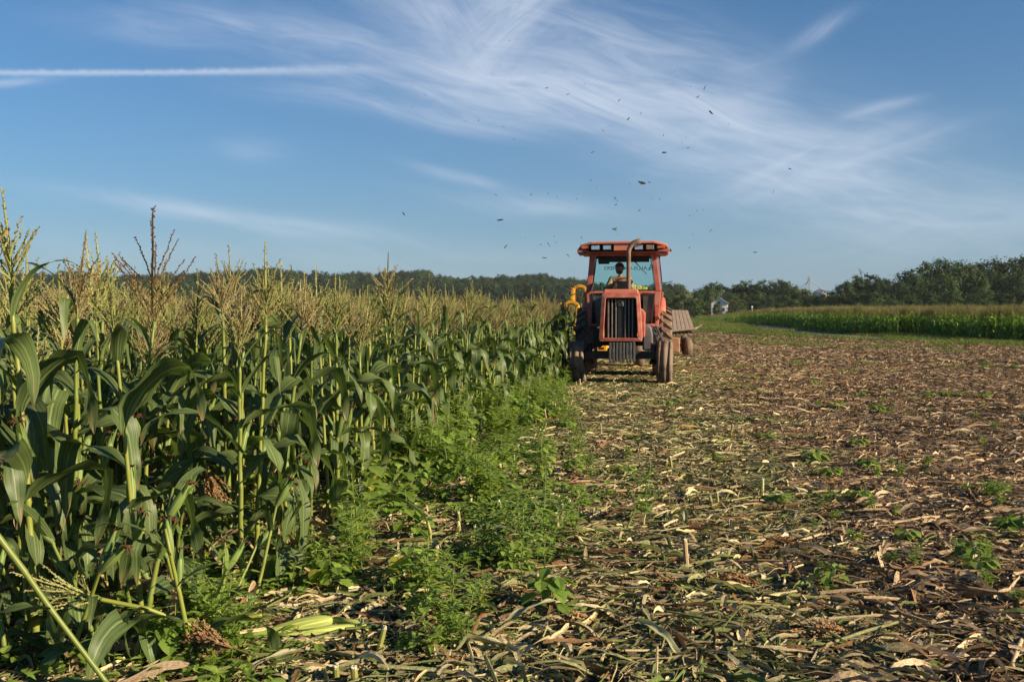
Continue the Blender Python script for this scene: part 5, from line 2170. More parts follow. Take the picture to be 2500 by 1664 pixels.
WEEDS = [weed_meshes(400 + k, h, 0, nb) for k, (h, nb) in enumerate(((.30, 4), (.42, 6), (.55, 7), (.68, 8), (.36, 6), (.5, 6)))]
VELVET = [weed_meshes(420 + k, h, 1, nb) for k, (h, nb) in enumerate(((.22, 2), (.34, 3), (.46, 3)))]
GIANT = weed_meshes(440, 1.15, 0, 11)
SPROUT = [weed_meshes(430 + k, .13, k % 2, 2) for k in range(4)]


def weed(src, loc, s, label, group, name='weed_plant'):
    t = thing(name, label, 'weed', loc, random.uniform(0, 6.28), group, s)
    link('stem', src[0], t)
    link('foliage', src[1], t)
    return t


wr = random.Random(55)
placed = 0
tries = 0
FEATW = [(930, 1160, 1.0, 9, 0, 'tallest weed with long pointed leaves standing against the corn edge'), (862, 1212, .8, 9, 0, 'tall pointed-leaved weed left of the tallest one, at the corn edge'), (985, 1105, .85, 9, 0, 'tall pointed-leaved weed right of and behind the tallest one'),
         (960, 1262, 1.0, 2, 1, 'heart-leaved weed behind the bent striped leaf'), (1015, 1215, .95, 1, 1, 'heart-leaved weed farther behind the bent striped leaf'), (855, 1340, .9, 4, 0, 'pointed-leaved weed left of the bent striped leaf'), (1185, 1240, .9, 4, 0, 'pointed-leaved weed just behind the single tall thin cut stalk'), (1255, 1180, .95, 1, 0, 'bushy weed in the middle of the strip behind the widest clump'), (1120, 1185, .9, 5, 0, 'weed between two others in the middle of the strip'), (1325, 1125, .9, 2, 0, 'weed at right side of the strip half way to the tractor'), (1330, 1400, 1.0, 3, 0, 'big bushy weed clump right of the stubble row, widest of all'),
         (1270, 1440, .9, 2, 0, 'bushy green weed at left of the widest clump'), (1400, 1330, .9, 5, 0, 'bushy weed at the back of the widest clump'), (870, 1290, 1.3, 2, 1, 'weed with large heart-shaped leaves in front of the corn stalks'),
         (770, 1440, .9, 1, 0, 'light green weed left of the cut stalks in the foreground'), (640, 1250, 1.0, 2, 1, 'broad-leaved weed beside the broken brown stalk'),
         (1340, 1500, .8, 1, 1, 'low weed with rounded leaves below the widest clump'), (2375, 1390, .8, 0, 1, 'heart-leaved seedling weed alone on the dry litter at right'), (2440, 1250, .8, 4, 0, 'leafy weed at right picture edge on the dry litter'),
         (1570, 1290, .9, 2, 0, 'upright weed among shredded leaves right of the widest clump'), (2030, 1450, .7, 0, 1, 'small weed with shiny pointed leaves below centre right')]
for (px_, py_, s, k, kind, lab) in FEATW:
    p = onground(px_, py_)
    weed(GIANT if k == 9 else (VELVET if kind else WEEDS)[k], (p.x, p.y, g1(p.x, p.y)), s, lab, 'weeds along the crop edge')
while placed < 272 and tries < 12000:
    tries += 1
    y = 4.6 + 18 * wr.random() ** 1.75
    right = -.85 + .35 * float(sstep(5, 7.5, y)) - 1.1 * float(sstep(8, 20, y))
    u = wr.uniform(EDGE - .5, right) if wr.random() < .6 else wr.uniform(EDGE - .35, EDGE + .45)
    x = u + ROW * y
    qx, qy = 1250 + x / y * FPX, 753 + (EYE / y) * FPX
    if (560 < qx < 960 and qy > 1470) or (900 < qx < 1130 and 1330 < qy < 1430) or (qx < 560 and qy > 1400 and wr.random() < .3):
        continue
    if x < -.52 * y or mnoise.noise(Vector((x * .9, y * .7, 1.5))) < -.3:
        continue
    k = wr.random()
    src = WEEDS[wr.randrange(6)] if k < .72 else VELVET[wr.randrange(3)]
    nm = 'pointed-leaved' if k < .72 else 'heart-leaved'
    wh = 'in the foreground strip' if y < 8 else ('half way along the crop edge' if y < 14 else 'near the tractor wheels')
    weed(src, (x, y, g1(x, y)), wr.uniform(.7, 1.15) * (.8 if u > -1.2 else 1.05) * (1.3 if u < EDGE + .4 and y > 6.5 else .8 if y < 6 else 1), 'green %s weed beside the standing corn, %s' % (nm, wh), 'weeds along the crop edge')
    placed += 1
placed = 0
while placed < 80:
    y = 5.2 + 24 * wr.random() ** 1.3
    x = wr.uniform(-.3 + ROW * y, .52 * y)
    if mnoise.noise(Vector((x * .5, y * .35, 7.5))) < .02:
        continue
    k = wr.random()
    src = SPROUT[wr.randrange(4)] if k < .7 else WEEDS[wr.choice((0, 4))]
    weed(src, (x, y, g1(x, y)), wr.uniform(.6, 1.05) * (1 if k < .7 else .55), 'small green weed sprouting from the litter %s' % ('in the near right ground' if y < 10 else 'right of the tractor'), 'seedling weeds on the harvested ground', 'weed_seedling')
    placed += 1

# low cover between the weeds: nobody would count it
def cover_patch(seed, n, rad):
    r = random.Random(seed)
    b = MB()
    for _ in range(n):
        p = Vector((r.gauss(0, rad * .5), r.gauss(0, rad * .5), 0))
        h = r.uniform(.03, .16)
        a = r.uniform(0, 6.28)
        q = p + Vector((math.cos(a) * .02, math.sin(a) * .02, h))
        b.tube([p, q], [.0014, .001], 3, 0, (.9, .9, .6), cap=False)
        for k in range(r.randint(3, 5)):
            a = r.uniform(0, 6.28)
            d = Vector((math.cos(a), math.sin(a), r.uniform(-.2, .5)))
            L = r.uniform(.04, .085)
            t = r.uniform(.7, 1.25)
            blade(b, p.lerp(q, r.uniform(.5, 1)), d, Vector((0, 0, 1)), L, L * r.uniform(.4, .85), (t, t, t), r.randint(0, 1))
    return b.mesh('cover_patch', M_weed)


covers = [cover_patch(500 + k, 26, .34) for k in range(5)]
C_ = ([], [], [], [])
y = 3.6
while y < 30:
    st = .34 if y < 12 else .5
    x = max(EDGE - 1.6 + ROW * y, -.56 * y)
    while x < ROW * y + 3.2 + .25 * y:
        xx, y2 = x + wr.uniform(-.2, .2), y + wr.uniform(-.2, .2)
        u = xx - ROW * y2
        right = -1.0 + .45 * float(sstep(5, 7.5, y2)) - 1.05 * float(sstep(8, 20, y2))
        pr_ = .92 * float(1 - sstep(right - .5, right + .35, u)) + .05
        qx, qy = 1250 + xx / y2 * FPX, 753 + (EYE / y2) * FPX
        if (880 < qx < 1130 and 1290 < qy < 1420):
            pr_ *= .6
        if (qx < 990 and qy > 1470) or (qx < 560 and qy > 1300):
            pr_ *= .5
        if mnoise.noise(Vector((xx * .8, y2 * .6, 4.2))) > -.3 + .5 * (pr_ < .3) and wr.random() < pr_:
            C_[0].append((xx, y2, g1(xx, y2)))
            C_[1].append((0, 0, wr.uniform(0, 6.28)))
            C_[2].append(wr.uniform(.75, 1.25))
            C_[3].append(wr.randrange(5))
        x += st
    y += st
tag(scatter('weed_cover', *C_, covers), 'low green weed cover along the crop edge', 'ground cover')

# grass verge towards the track
M_grass = leafmat('grass_blade', (0.075, 0.125, 0.024), (0.16, 0.20, 0.055), 0.35, 0.55, 0.3, var_scale=3)


def grass_patch(seed, n, rad, h):
    r = random.Random(seed)
    b = MB()
    for _ in range(n):
        p = Vector((r.uniform(-rad, rad), r.uniform(-rad, rad), 0))
        a = r.uniform(0, 6.28)
        H_ = h * r.uniform(.4, 1.25)
        d = Vector((math.cos(a), math.sin(a), 0))
        sd = Vector((-d.y, d.x, 0)) * r.uniform(.006, .013)
        q = p + d * H_ * .22 + Vector((0, 0, H_ * .6))
        e = p + d * H_ * r.uniform(.4, .8) + Vector((0, 0, H_ * r.uniform(.75, 1)))
        t = r.uniform(.7, 1.3)
        dry = r.random() < .14
        b.add([p - sd, p + sd, q + sd * .8, q - sd * .8, e], [(0, 1, 2, 3), (3, 2, 4)], 0, None, (t * 2.2, t * 1.4, t * 1.6) if dry else (t, t, t))
    return b.mesh('grass_patch', M_grass)


gp = [grass_patch(600 + k, 420, .75, (.16, .22, .30, .5)[k]) for k in range(4)]
G_ = ([], [], [], [])
y = 26.0
while y < 190:
    st = .9 + max(0, y - 50) * .012
    x = 1.5 + ROW * y if y > 34 else 9.0
    while x < min(.56 * y + 2, 75):
        xx, y2 = x + wr.uniform(-.4, .4) * st, y + wr.uniform(-.4, .4) * st
        lim = 43 + max(0, 22 - xx) * 3.6
        pr_ = float(sstep(lim - 8, lim + 5, y2 + 7 * mnoise.noise(Vector((xx * .12, y2 * .12, 3)))))
        if y2 < lim:
            pr_ = max(pr_, .22 * (mnoise.noise(Vector((xx * .35, y2 * .25, 5))) > .12))
        dmin = min((xx - q[0]) ** 2 + (y2 - q[1]) ** 2 for q in PATH) ** .5
        if wr.random() < pr_ and dmin > 1.7 and not inpoly(xx, y2, poly):
            G_[0].append((xx, y2, g1(xx, y2)))
            G_[1].append((0, 0, wr.uniform(0, 6.28)))
            G_[2].append(wr.uniform(.8, 1.25) * (1 + max(0, y - 60) * .004))
            G_[3].append(wr.choice((0, 0, 1, 1)) if y2 < 57 else wr.choice((0, 0, 1, 1, 2)))
        x += st
    y += st
tag(scatter('grass', *G_, gp), 'rough green grass verge between stubble and farm track', 'grass')

# ------------------------------------------------------------------ cut stubble, fallen stalks, ears and dead tassels
M_cut = leafmat('cut_stalk', (0.20, 0.22, 0.05), (0.32, 0.31, 0.10), 0.0, 0.5, 0.3, var_scale=8)
M_dead = leafmat('dead_stalk', (0.34, 0.24, 0.13), (0.46, 0.35, 0.21), 0.0, 0.7, 0.2, var_scale=6)
M_pith = mat('stalk_pith', (0.55, 0.50, 0.36), 0.9, var=.2, scale=40)
M_sheath = leafmat('dead_sheath', (0.28, 0.17, 0.09), (0.40, 0.28, 0.16), 0.15, 0.8, 0.15, attr=True)
sr = random.Random(66)


def stub(loc, h, label, dead=False):
    t = thing('cut_stalk', label, 'stubble', loc, (sr.gauss(0, .24), sr.gauss(0, .24), sr.uniform(0, 6.28)), 'cut corn stalks left in rows')
    rd = sr.uniform(.010, .0155)
    b = MB()
    b.tube([(0, 0, -.02), (0, 0, h * .45), (0, 0, h * .5), (0, 0, h * .55), (0, 0, h)], [rd * 1.1, rd, rd * 1.14, rd, rd * 1.02], 8)
    b.obj('stalk', M_dead if dead else M_cut, t, smooth=False)
    b = MB()
    for k in range(7):
        a = k * .9
        b.box((math.cos(a) * rd * .5, math.sin(a) * rd * .5, h + sr.uniform(0, .008)), (rd * .7, rd * .7, sr.uniform(.006, .02)), (sr.uniform(-.3, .3), sr.uniform(-.3, .3), a))
    b.obj('pith', M_pith, t)
    if sr.random() < .75:
        b = MB()
        for k in range(sr.randint(2, 4)):
            a = sr.uniform(0, 6.28)
            strip(b, sr, (math.cos(a) * rd, math.sin(a) * rd, h * sr.uniform(.1, .5)), a, sr.uniform(.10, .24), sr.uniform(.012, .03), (sr.uniform(.6, 1.1),) * 3, .05, 4)
        b.obj('sheath', M_sheath, t)


for (px_, py_, h, lab) in ((918, 1615, .16, 'cut green stalk beside the fallen ears in the foreground'), (868, 1680, .13, 'cut pale stalk at the bottom edge, left of centre'), (822, 1668, .10, 'brown cut stump at bottom edge with frayed top'),
                           (1110, 1320, .13, 'thick cut stalk, left one of the stubble pair at centre'), (1124, 1318, .15, 'thick cut stalk, right one of the stubble pair at centre'), (1155, 1335, .15, 'slim green cut stalk just right of the stubble pair'), (1238, 1285, .20, 'single tall thin cut stalk standing apart right of the stubble pair'),
                           (1755, 1240, .14, 'yellow-green cut stalk in the middle of the shredded leaves'), (2300 - 560, 1235, .10, 'dull cut stalk left of the yellow-green one in the shredded leaves')):
    p = onground(px_, py_)
    stub((p.x, p.y, g1(p.x, p.y)), h, lab)
n_ = 0
y = 6.0
while y < 22:
    for off, prob in ((-1.42, .75), (-.62, .10), (.22, .12), (1.08, .06)):
        if sr.random() < prob:
            u = off + sr.gauss(0, .05)
            x = u + ROW * y
            stub((x, y, g1(x, y)), sr.uniform(.05, .20), 'short cut corn stalk %s' % ('in the stubble row along the weeds' if off < -1 else 'poking up singly through the shredded leaves'), sr.random() < .3)
    y += sr.uniform(.16, .36)


def dead_tassel(px_, py_, s, ang, lab, mm=None, lift=.03):
    p = onground(px_, py_)
    o = link('dead_tassel', mm or DEADT[sr.randrange(3)])
    o.location = (p.x, p.y, g1(p.x, p.y) + lift)
    o.rotation_euler = (0, R(84), ang)
    o.scale = (s,) * 3
    tag(o, lab, 'tassel', 'dead tassels lying on the ground')


M_deadtassel = leafmat('dead_tassel', (0.26, 0.155, 0.075), (0.40, 0.26, 0.14), 0.1, 0.8, 0.15, var_scale=12, trc=(1.1, 1, .8))
DEADT = [tassel_mesh(sr, .36, 22, M_deadtassel, -1.2, name='dead_tassel', sk=1.5, spike=.009) for _ in range(3)]
dead_tassel(575, 1665, 1.05, R(152), 'thick reddish-brown dead tassel at the bottom edge left of the cut stumps', None, .16)
for (px_, py_, s, ang, lab) in ((1075, 1125, .8, R(80), 'brown dead tassel in the weeds behind the bent leaf'), (1480, 1520, .9, R(200), 'tan dead tassel among shredded leaves at bottom centre'),
                                (1850, 1345, .8, R(20), 'matted brown dead tassel at right of centre'), (1880, 1440, 1.0, R(170), 'dead tassel on the litter beside a pale lying stalk'), (1960, 1350, .8, R(140), 'dead tassel upper one of the right pair'),
                                (1600, 1120, .7, R(30), 'small dead tassel left of the yellow cob, nearer the viewer'), (2080, 1560, .9, R(190), 'dark dead tassel near the bottom right'), (1690, 1440, .9, R(160), 'tan dead tassel under the widest swath of leaves')):
    dead_tassel(px_, py_, s, ang, lab)


def lying_stalk(pts, rad, mat_, label, leaf=None, tassel=None, name='fallen_stalk'):
    c = pts[0]
    t = thing(name, label, 'fallen stalk', c, 0, 'fallen corn stalks')
    q, rr = [], []
    for i in range(len(pts) - 1):
        a, e = pts[i], pts[i + 1]
        for f in (0, .06, .5, .94):
            q.append(a.lerp(e, f) - c)
            rr.append(rad * (1.18 if f == 0 else 1) * (1 - .08 * i))
    q.append(pts[-1] - c)
    rr.append(rad * .9)
    MB().tube(q, rr, 8).obj('stalk', mat_, t, smooth=True)
    for (me_, at_, az, s, tilt) in leaf or ():
        o = link('leaf', me_, t)
        o.matrix_local = Matrix.Translation(at_ - c) @ Matrix.Rotation(az, 4, 'Z') @ Matrix.Rotation(tilt, 4, 'Y') @ Matrix.Scale(s, 4)
    if tassel:
        me_, at_, d, s = tassel
        o = link('tassel', me_, t)
        o.matrix_local = Matrix.Translation(at_ - c) @ d.to_track_quat('Z', 'Y').to_matrix().to_4x4() @ Matrix.Scale(s, 4)
    return t


A = [at(-30, 1275, 3.75), at(60, 1395, 3.78), at(125, 1488, 3.80), at(262, 1668, 3.84)]
lying_stalk(A, .0125, M_stalk, 'green broken stalk slanting down across the bottom left corner', [(LEAVES[3], A[2], R(195), .8, .5), (LEAVES[8], A[3], R(175), .9, .7)])
A = [at(245, 1462, 4.45), at(360, 1485, 4.5), at(480, 1530, 4.6), at(640, 1500, 4.7)]
lying_stalk(A, .010, M_stalk, 'thin green stalk bent flat with a yellow-green tassel pointing left in the bottom left', [(LEAVES[5], A[1], R(250), .6, .4)], (TASSELS[1], A[0], (A[0] - A[1]).normalized() + Vector((0, 0, .12)), .9))
A = [at(505, 1150, 6.2), at(565, 1265, 6.2), at(640, 1370, 6.15), at(700, 1440, 6.1)]
A[-1].z = .02
lying_stalk(A[::-1], .0095, M_dead, 'broken brown stalk whose dead tassel hangs down between the corn and weeds', [(TOPLEAVES[2], A[1], R(300), .7, 1.2)], (DEADT[0], A[0] + Vector((-.0, 0, .04)), Vector((.28, 0, -1)), 1.0))
M_husklit = leafmat('ear_husk_pale', (0.27, 0.34, 0.07), (0.42, 0.46, 0.13), 0.2, 0.5, 0.35, var_scale=8, veins=True)
# fallen husked ears with their shanks
ef = thing('fallen_ears', 'two pale green husked ears lying on bent shanks in the foreground', 'corn ears', onground(900, 1560), 0)
c0 = Vector(ef.location)


def ear_at(p, q, rad, name='ear'):
    L = (q - p).length
    o = link(name, ear_mesh(sr, L, rad, 'ear'), ef)
    o.data.materials[0] = M_husklit
    o.matrix_local = Matrix.Translation(p - c0) @ (q - p).to_track_quat('Z', 'Y').to_matrix().to_4x4()


E0, E1 = at(815, 1512, 5.05), at(628, 1552, 5.0)
ear_at(E0, E1, .046)
ear_at(at(880, 1532, 5.0), at(730, 1548, 4.92), .030)
MB().tube([at(905, 1540, 5.0) - c0, at(880, 1520, 5.0) - c0, E0 - c0], [.013, .014, .017], 8).obj('shank', M_husklit, ef, smooth=True)
MB().tube([at(900, 1575, 5.0) - c0, at(800, 1590, 4.95) - c0, at(740, 1575, 4.9) - c0], [.012, .014, .02], 8).obj('shank', M_husklit, ef, smooth=True)
# the folded leaf that arches from a broken stub
P0 = onground(1050, 1330)
bl_ = thing('bent_leaf', 'large striped green leaf arching left from a broken stub, centre foreground', 'leaf', P0)
lm = leaf_mesh(random.Random(5), .66, .15, R(52), 2.1, 0, .9, .05, name='leaf')
o = link('leaf', lm, bl_)
o.matrix_local = Matrix.Translation((-.02, 0, .16)) @ Matrix.Rotation(R(182), 4, 'Z')
MB().tube([(0, 0, -.02), (0, 0, .1), (-.02, 0, .17)], [.013, .012, .011], 8).obj('stub', M_cut, bl_, smooth=True)
# the shelled yellow cob
M_kernel = mat('yellow_kernels', (0.62, 0.40, 0.09), 0.45, var=.18, scale=60)
p = onground(1680, 1050)
cob = thing('yellow_cob', 'bare yellow corn cob lying among shredded leaves right of centre', 'corn cob', (p.x, p.y, g1(p.x, p.y) + .045), R(-12))
b = MB()
vs, fs = [], []
NR, NK = 22, 14
for i in range(NR * 2 + 1):
    s = i / (NR * 2)
    r0 = .030 * (1 - max(0, (s - .55) / .45) ** 2.2 * .75) * min(1, .7 + s * 2)
    for k in range(NK * 2):
        a = math.pi * k / NK
        bump = 1.06 if (i % 2 and k % 2) else .96
        vs.append((-.125 + .25 * s, r0 * bump * math.cos(a), r0 * bump * math.sin(a)))
m2 = NK * 2
for i in range(NR * 2):
    for k in range(m2):
        fs.append((i * m2 + k, i * m2 + (k + 1) % m2, (i + 1) * m2 + (k + 1) % m2, (i + 1) * m2 + k))
b.add(vs, fs)
b.obj('kernels', M_kernel, cob)
MB().tube([(-.15, 0, 0), (-.12, 0, 0)], [.010, .016], 8).obj('shank', M_dead, cob)
# lying stalks
spec = [((1330, 1432), (1170, 1500), .011, 'pale green stalk lying in the litter left of the widest weed clump'), ((2058, 1478), (1790, 1462), .012, 'long pale green stalk lying level at lower right'),
        ((1525, 1455), (1390, 1560), .008, 'thin pale stalk with loose fibres slanting through the bottom centre'), ((1945, 1330), (2060, 1298), .010, 'jointed tan stalk piece lying at right of centre'),
        ((1170, 1560), (960, 1640), .012, 'pale stalk end pointing down left at bottom centre'), ((2470, 1640), (2500, 1560), .012, 'short tan stalk at bottom right corner'),
        ((1740, 1375), (1790, 1520), .011, 'dark bent stalk among leaves right of bottom centre'), ((2200, 1190), (2080, 1225), .009, 'tan stalk across the litter in the right middle'),
        ((1790, 1130), (1730, 1150), .010, 'short pale stalk end near the yellow cob'), ((2330, 1270), (2180, 1290), .010, 'straight tan stalk on dry litter at the right')]
for (a_, c_, rd, lab) in spec:
    p, q = onground(*a_), onground(*c_)
    p.z, q.z = g1(p.x, p.y) + .03, g1(q.x, q.y) + .02
    mid = p.lerp(q, .5) + Vector((sr.uniform(-.02, .02), sr.uniform(-.02, .02), .025))
    lying_stalk([p, mid, q], rd, M_dead if 'tan' in lab or 'dark' in lab else M_cut, lab)
for k in range(34):
    y = 5.2 + 15 * sr.random() ** 1.4
    x = sr.uniform(ROW * y - 1.6, .48 * y)
    a = sr.uniform(0, 6.28)
    L = sr.uniform(.18, .6)
    p = Vector((x, y, g1(x, y) + .035))
    d = Vector((math.cos(a), math.sin(a), 0))
    dead = x - ROW * y > 1.2 or sr.random() < .4
    pts = [p, p + d * L * .5 + Vector((0, 0, .015)), p + d * L + Vector((sr.uniform(-.05, .05), sr.uniform(-.05, .05), 0))]
    lying_stalk(pts, sr.uniform(.007, .011), M_dead if dead else M_cut, '%s stalk fragment lying on the %s' % ('tan' if dead else 'pale green', 'near litter' if y < 9 else 'litter towards the tractor'))
# large crumpled leaves near the viewer
M_dryleaf = leafmat('dry_leaf', (0.30, 0.21, 0.135), (0.42, 0.32, 0.21), 0.15, 0.75, 0.2, veins=True, var_scale=6, trc=(1.1, 1, .85))
M_fadeleaf = leafmat('fading_leaf', (0.15, 0.16, 0.085), (0.27, 0.26, 0.15), 0.18, 0.6, 0.3, veins=True, rib=(.40, .38, .22), var_scale=6)
BIGDRY = [leaf_mesh(sr, sr.uniform(.35, .6), sr.uniform(.05, .085), R(sr.uniform(12, 35)), sr.uniform(.5, 1.2), sr.choice([0, .4, .6]), sr.uniform(-2.2, 2.2), .16, 12, 'fallen_leaf', M_dryleaf, sr.uniform(0, .6)) for _ in range(9)]
BIGFAD = [leaf_mesh(sr, sr.uniform(.4, .7), sr.uniform(.05, .09), R(sr.uniform(12, 35)), sr.uniform(.5, 1.2), sr.choice([0, .4, .6]), sr.uniform(-2.2, 2.2), .14, 12, 'fallen_leaf', M_fadeleaf, sr.uniform(0, .5)) for _ in range(9)]
for k in range(60):
    y = 4.4 + 11 * sr.random() ** 1.7
    x = sr.uniform(max(ROW * y - 2.0, -.45 * y), .53 * y)
    u = x - ROW * y
    fad = u < 1.0 + sr.gauss(0, .5)
    o = link('fallen_leaf', sr.choice(BIGFAD if fad else BIGDRY))
    o.location = (x, y, g1(x, y) + sr.uniform(.015, .05))
    o.rotation_euler = (sr.gauss(0, .25), R(sr.uniform(2, 22)), sr.uniform(0, 6.28))
    o.scale = (sr.uniform(.45, .8),) * 3
    side = 'at the left by the stubble' if u < -.4 else ('in the middle swath' if u < 1.2 else 'on the right-hand ground')
    tag(o, '%s crumpled corn leaf lying %s' % ('greyish green' if fad else 'dry tan', side), 'fallen leaf', 'crumpled leaves lying on the ground')

for k in range(30):
    q = onground(sr.uniform(-20, 600), sr.uniform(1430, 1670))
    o = link('fallen_leaf', sr.choice(LEAVES))
    o.location = (q.x, q.y, g1(q.x, q.y) + sr.uniform(.02, .16))
    o.rotation_euler = (sr.gauss(0, .5), R(sr.uniform(20, 55)), sr.uniform(0, 6.28))
    o.scale = (sr.uniform(.6, .95),) * 3
    tag(o, 'broad dark green torn corn leaf lying at the foot of the nearest corn', 'fallen leaf', 'torn green leaves in the lower left')

# corn bits caught on the harvester and wheels
for (lx, ly, lz, s, rot) in ((-1.40, 4.02, 1.25, .75, (R(10), R(-12), 1)), (-1.48, 4.05, 1.18, .8, (R(5), R(8), 2)), (-1.36, 4.15, 1.2, .75, (0, R(-5), 3)), (-1.30, 5.15, 1.60, .8, (R(10), R(8), .4)), (-1.22, 5.2, 1.58, .75, (0, R(-14), 2.4)), (-1.34, 5.22, 1.66, .8, (0, R(4), 4.4))):
    P = TM @ Vector((lx, ly, lz))
    tm_ = thing('tasselled_stalk', 'cut corn top with tassel jammed upright in a yellow chute', 'corn top', P, (rot[0], rot[1], rot[2]), 'corn tops caught in the chutes', s)
    link('tassel', TASSELS[sr.randrange(8)], tm_).location = (0, 0, .3)
    MB().tube([(0, 0, -.25), (0, 0, .3)], [.009, .006], 6).obj('stalk', M_stalk, tm_)
    for q in range(2):
        o = link('leaf', TOPLEAVES[sr.randrange(8)], tm_)
        o.rotation_euler = (0, 0, sr.uniform(0, 6))

# ------------------------------------------------------------------ scraps blown up over the harvester
M_scrap = leafmat('flying_scrap', (0.045, 0.065, 0.020), (0.11, 0.12, 0.035), 0.25, 0.6, 0.3, attr=True)
dr_ = random.Random(99)
SC = [(142, 628, 7, 0), (108, 650, 5, 30), (845, 303, 10, -45), (1068, 361, 14, 20), (1157, 389, 18, 5), (520, 332, 8, -30), (571, 390, 8, -20), (516, 440, 10, -35), (250, 291, 6, 0), (853, 65, 6, 60),
      (916, 167, 8, 0), (979, 139, 5, 20), (788, 495, 11, -20), (736, 498, 6, 0), (890, 521, 12, 5), (934, 575, 12, -35), (1225, 343, 7, 30), (1275, 330, 8, 40), (1297, 539, 17, -80), (1258, 628, 17, 0),
      (1220, 506, 7, 0), (1335, 518, 6, 0), (1401, 486, 18, 80), (1456, 467, 12, 20), (1364, 411, 15, 70), (1718, 360, 20, 60), (1716, 375, 8, 80), (1690, 398, 16, 25), (1746, 458, 25, -12), (1815, 509, 8, -50),
      (1658, 355, 7, 70), (1780, 340, 6, 10), (1597, 290, 8, 60), (1570, 297, 6, 0), (1550, 555, 12, 55), (1626, 586, 12, 80), (1640, 567, 7, 0), (1648, 605, 10, 60), (1552, 621, 28, 30), (1466, 611, 6, 0),
      (1500, 598, 6, 70), (2068, 692, 14, 5), (2001, 788, 26, 52), (1460, 748, 34, -8), (1490, 748, 16, 0), (1425, 722, 6, 60), (1410, 753, 6, 80), (1249, 741, 8, 80), (1275, 768, 14, 75), (1074, 794, 9, 20),
      (1005, 799, 13, 55), (857, 803, 15, -55), (800, 709, 6, -20), (815, 674, 5, 0), (870, 715, 5, 40), (703, 636, 7, -10), (1197, 797, 8, -40), (1352, 812, 16, -30), (1358, 826, 9, 70), (1352, 840, 14, 30),
      (1500, 820, 7, 0), (1531, 818, 9, 80), (1450, 866, 15, 15), (1161, 852, 6, -40), (1345, 945, 22, -38), (1352, 934, 12, 45), (1360, 963, 10, -40), (1186, 943, 10, 65), (1213, 977, 14, -40), (1100, 970, 7, -70),
      (868, 940, 17, 70), (877, 905, 32, -2), (896, 1010, 22, 80), (1045, 1004, 8, -20), (1076, 1000, 11, -20), (1105, 995, 9, -10), (1058, 1063, 22, -42), (1160, 1047, 24, -12), (1158, 985, 6, -60), (1080, 1012, 8, 0),
      (1740, 945, 16, 70), (1670, 967, 9, -20), (1925, 1037, 20, -2), (482, 878, 20, -40), (648, 763, 5, 0), (1654, 886, 7, 80), (1685, 864, 9, 80), (1655, 1018, 14, 35), (1288, 934, 6, 0), (980, 977, 7, -10), (1072, 893, 5, 0), (770, 884, 5, 0), (1630, 692, 6, 40), (1675, 686, 6, 60), (1650, 718, 6, 40), (1540, 674, 6, -40), (930, 686, 6, 0), (1712, 862, 8, 85), (1190, 815, 8, 70), (1112, 808, 6, -20)]
BASE = []
for k in range(12):
    b = MB()
    r = random.Random(700 + k)
    vs, fs = [], []
    seg = 7
    q = Vector((-.5, 0, 0))
    yaw, roll = r.uniform(-.3, .3), r.uniform(-.6, .6)
    wd = r.uniform(.15, .32)
    for i in range(seg + 1):
        s = i / seg
        w = wd * (.25 + math.sin(math.pi * min(1, s * .9 + .08))) * r.uniform(.8, 1.2) * .5
        a = Vector((0, math.sin(roll), math.cos(roll)))
        vs += [q - a * w, q + a * w]
        q = q + Vector((math.cos(yaw), r.uniform(-.15, .15), math.sin(yaw))) / seg
        yaw += r.uniform(-.25, .25)
        roll += r.uniform(-.3, .3)
    for i in range(seg):
        fs.append((i * 2, i * 2 + 1, i * 2 + 3, i * 2 + 2))
    t = r.choice((.7, .85, 1, 1.3))
    b.add(vs, fs, 0, None, (t * r.choice((1, 1, 1.6)), t, t))
    BASE.append(b.mesh('leaf_scrap', M_scrap))
SPECIAL = {(1718, 360): 'darkest knot of leaf scraps flying high, right of centre', (1746, 458): 'curved leaf strip flying right below the dark knot of scraps', (1552, 621): 'thick frayed leaf strip flying in mid sky above the cab',
           (2001, 788): 'slanting thin leaf strip flying far right of the tractor', (1160, 1047): 'dark folded leaf scrap flying just left of the cab roof', (142, 628): 'dark speck of leaf flying far left of the tractor', (1925, 1037): 'level leaf strip flying low over the right-hand trees',
           (877, 905): 'long thin level leaf strip flying left above the harvester', (896, 1010): 'yellowish upright leaf scrap flying left of the cab'}
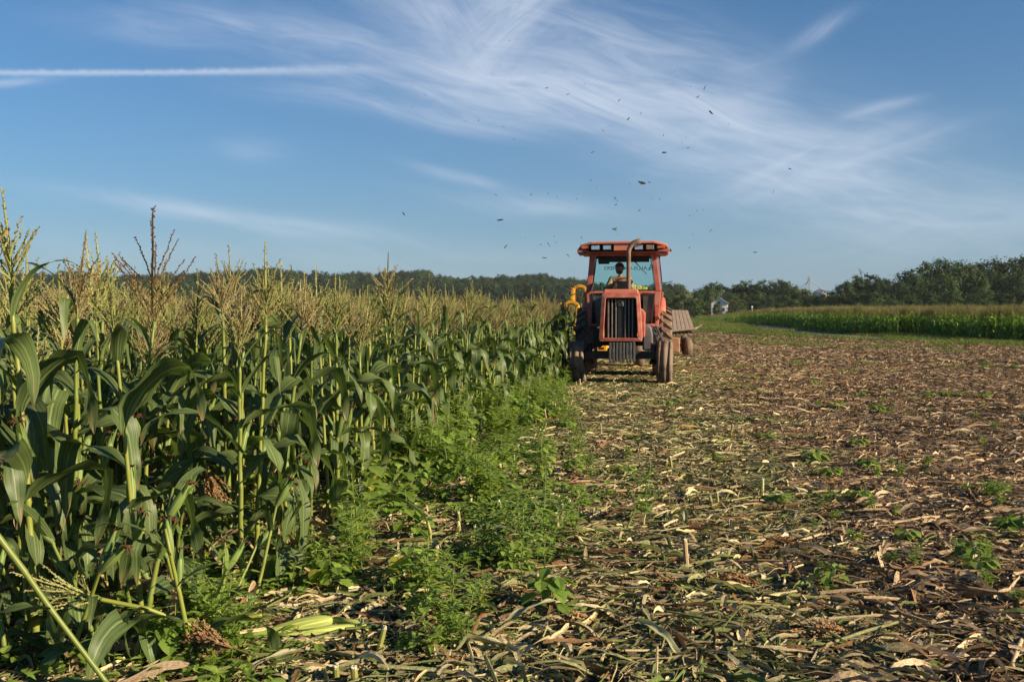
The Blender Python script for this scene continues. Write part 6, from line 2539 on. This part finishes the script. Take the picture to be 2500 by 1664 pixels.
for (zx, zy, ln, ang) in SC:
    px_, py_ = 700 + zx * .5942, zy * .5942
    d = dr_.uniform(21, 27)
    p = at(px_, py_, d)
    o = link('leaf_scrap', dr_.choice(BASE))
    o.location = p
    s = ln * .5942 / FPX * d * .95
    o.scale = (s, s, s)
    o.rotation_euler = (dr_.uniform(-.6, .6), R(-ang), dr_.uniform(-.5, .5))
    hi = 'high in the sky' if py_ < 330 else ('in mid sky' if py_ < 520 else 'low around the tractor')
    tag(o, SPECIAL.get((zx, zy), 'small dark leaf scrap flying %s' % hi), 'leaf scrap', 'leaf scraps thrown up by the harvester')
p = at(579, 651, 60)
b = MB()
b.add([(-.26, 0, .06), (-.1, .03, .02), (0, 0, 0), (.1, .03, .02), (.26, 0, .07), (.1, -.06, 0), (0, -.12, -.01), (-.1, -.06, 0)], [(0, 1, 7), (1, 2, 6, 7), (2, 3, 5, 6), (3, 4, 5)])
b.lathe([(-.16, .004), (-.08, .03), (.05, .035), (.13, .02), (.16, .004)], 8, 'y')
o = b.obj('bird', mat('bird_dark', (.02, .02, .02), .8), None, loc=p)
tag(o, 'tiny dark bird flying above the ridge on the left', 'bird')

# ------------------------------------------------------------------ the air: faint even haze
HAZE_D = 0.00007
b = MB()
b.add([(-1500, -100, -3), (1500, -100, -3), (1500, 1450, -3), (-1500, 1450, -3), (-1500, -100, 75), (1500, -100, 75), (1500, 1450, 75), (-1500, 1450, 75)],
      [(3, 2, 1, 0), (4, 5, 6, 7), (0, 1, 5, 4), (1, 2, 6, 5), (2, 3, 7, 6), (3, 0, 4, 7)])
hm = bpy.data.materials.new('haze')
hm.use_nodes = True
t = NT(hm.node_tree)
t.t.nodes.remove(t.t.nodes['Principled BSDF'])
pv = t.n('ShaderNodeVolumePrincipled')
pv.inputs['Color'].default_value = (0.86, 0.93, 1.0, 1)
pv.inputs['Density'].default_value = HAZE_D
t.put(t.t.nodes['Material Output'].inputs['Volume'], pv.outputs[0])
tag(b.obj('haze', hm), 'faint pale summer haze', 'haze', None, 'stuff')
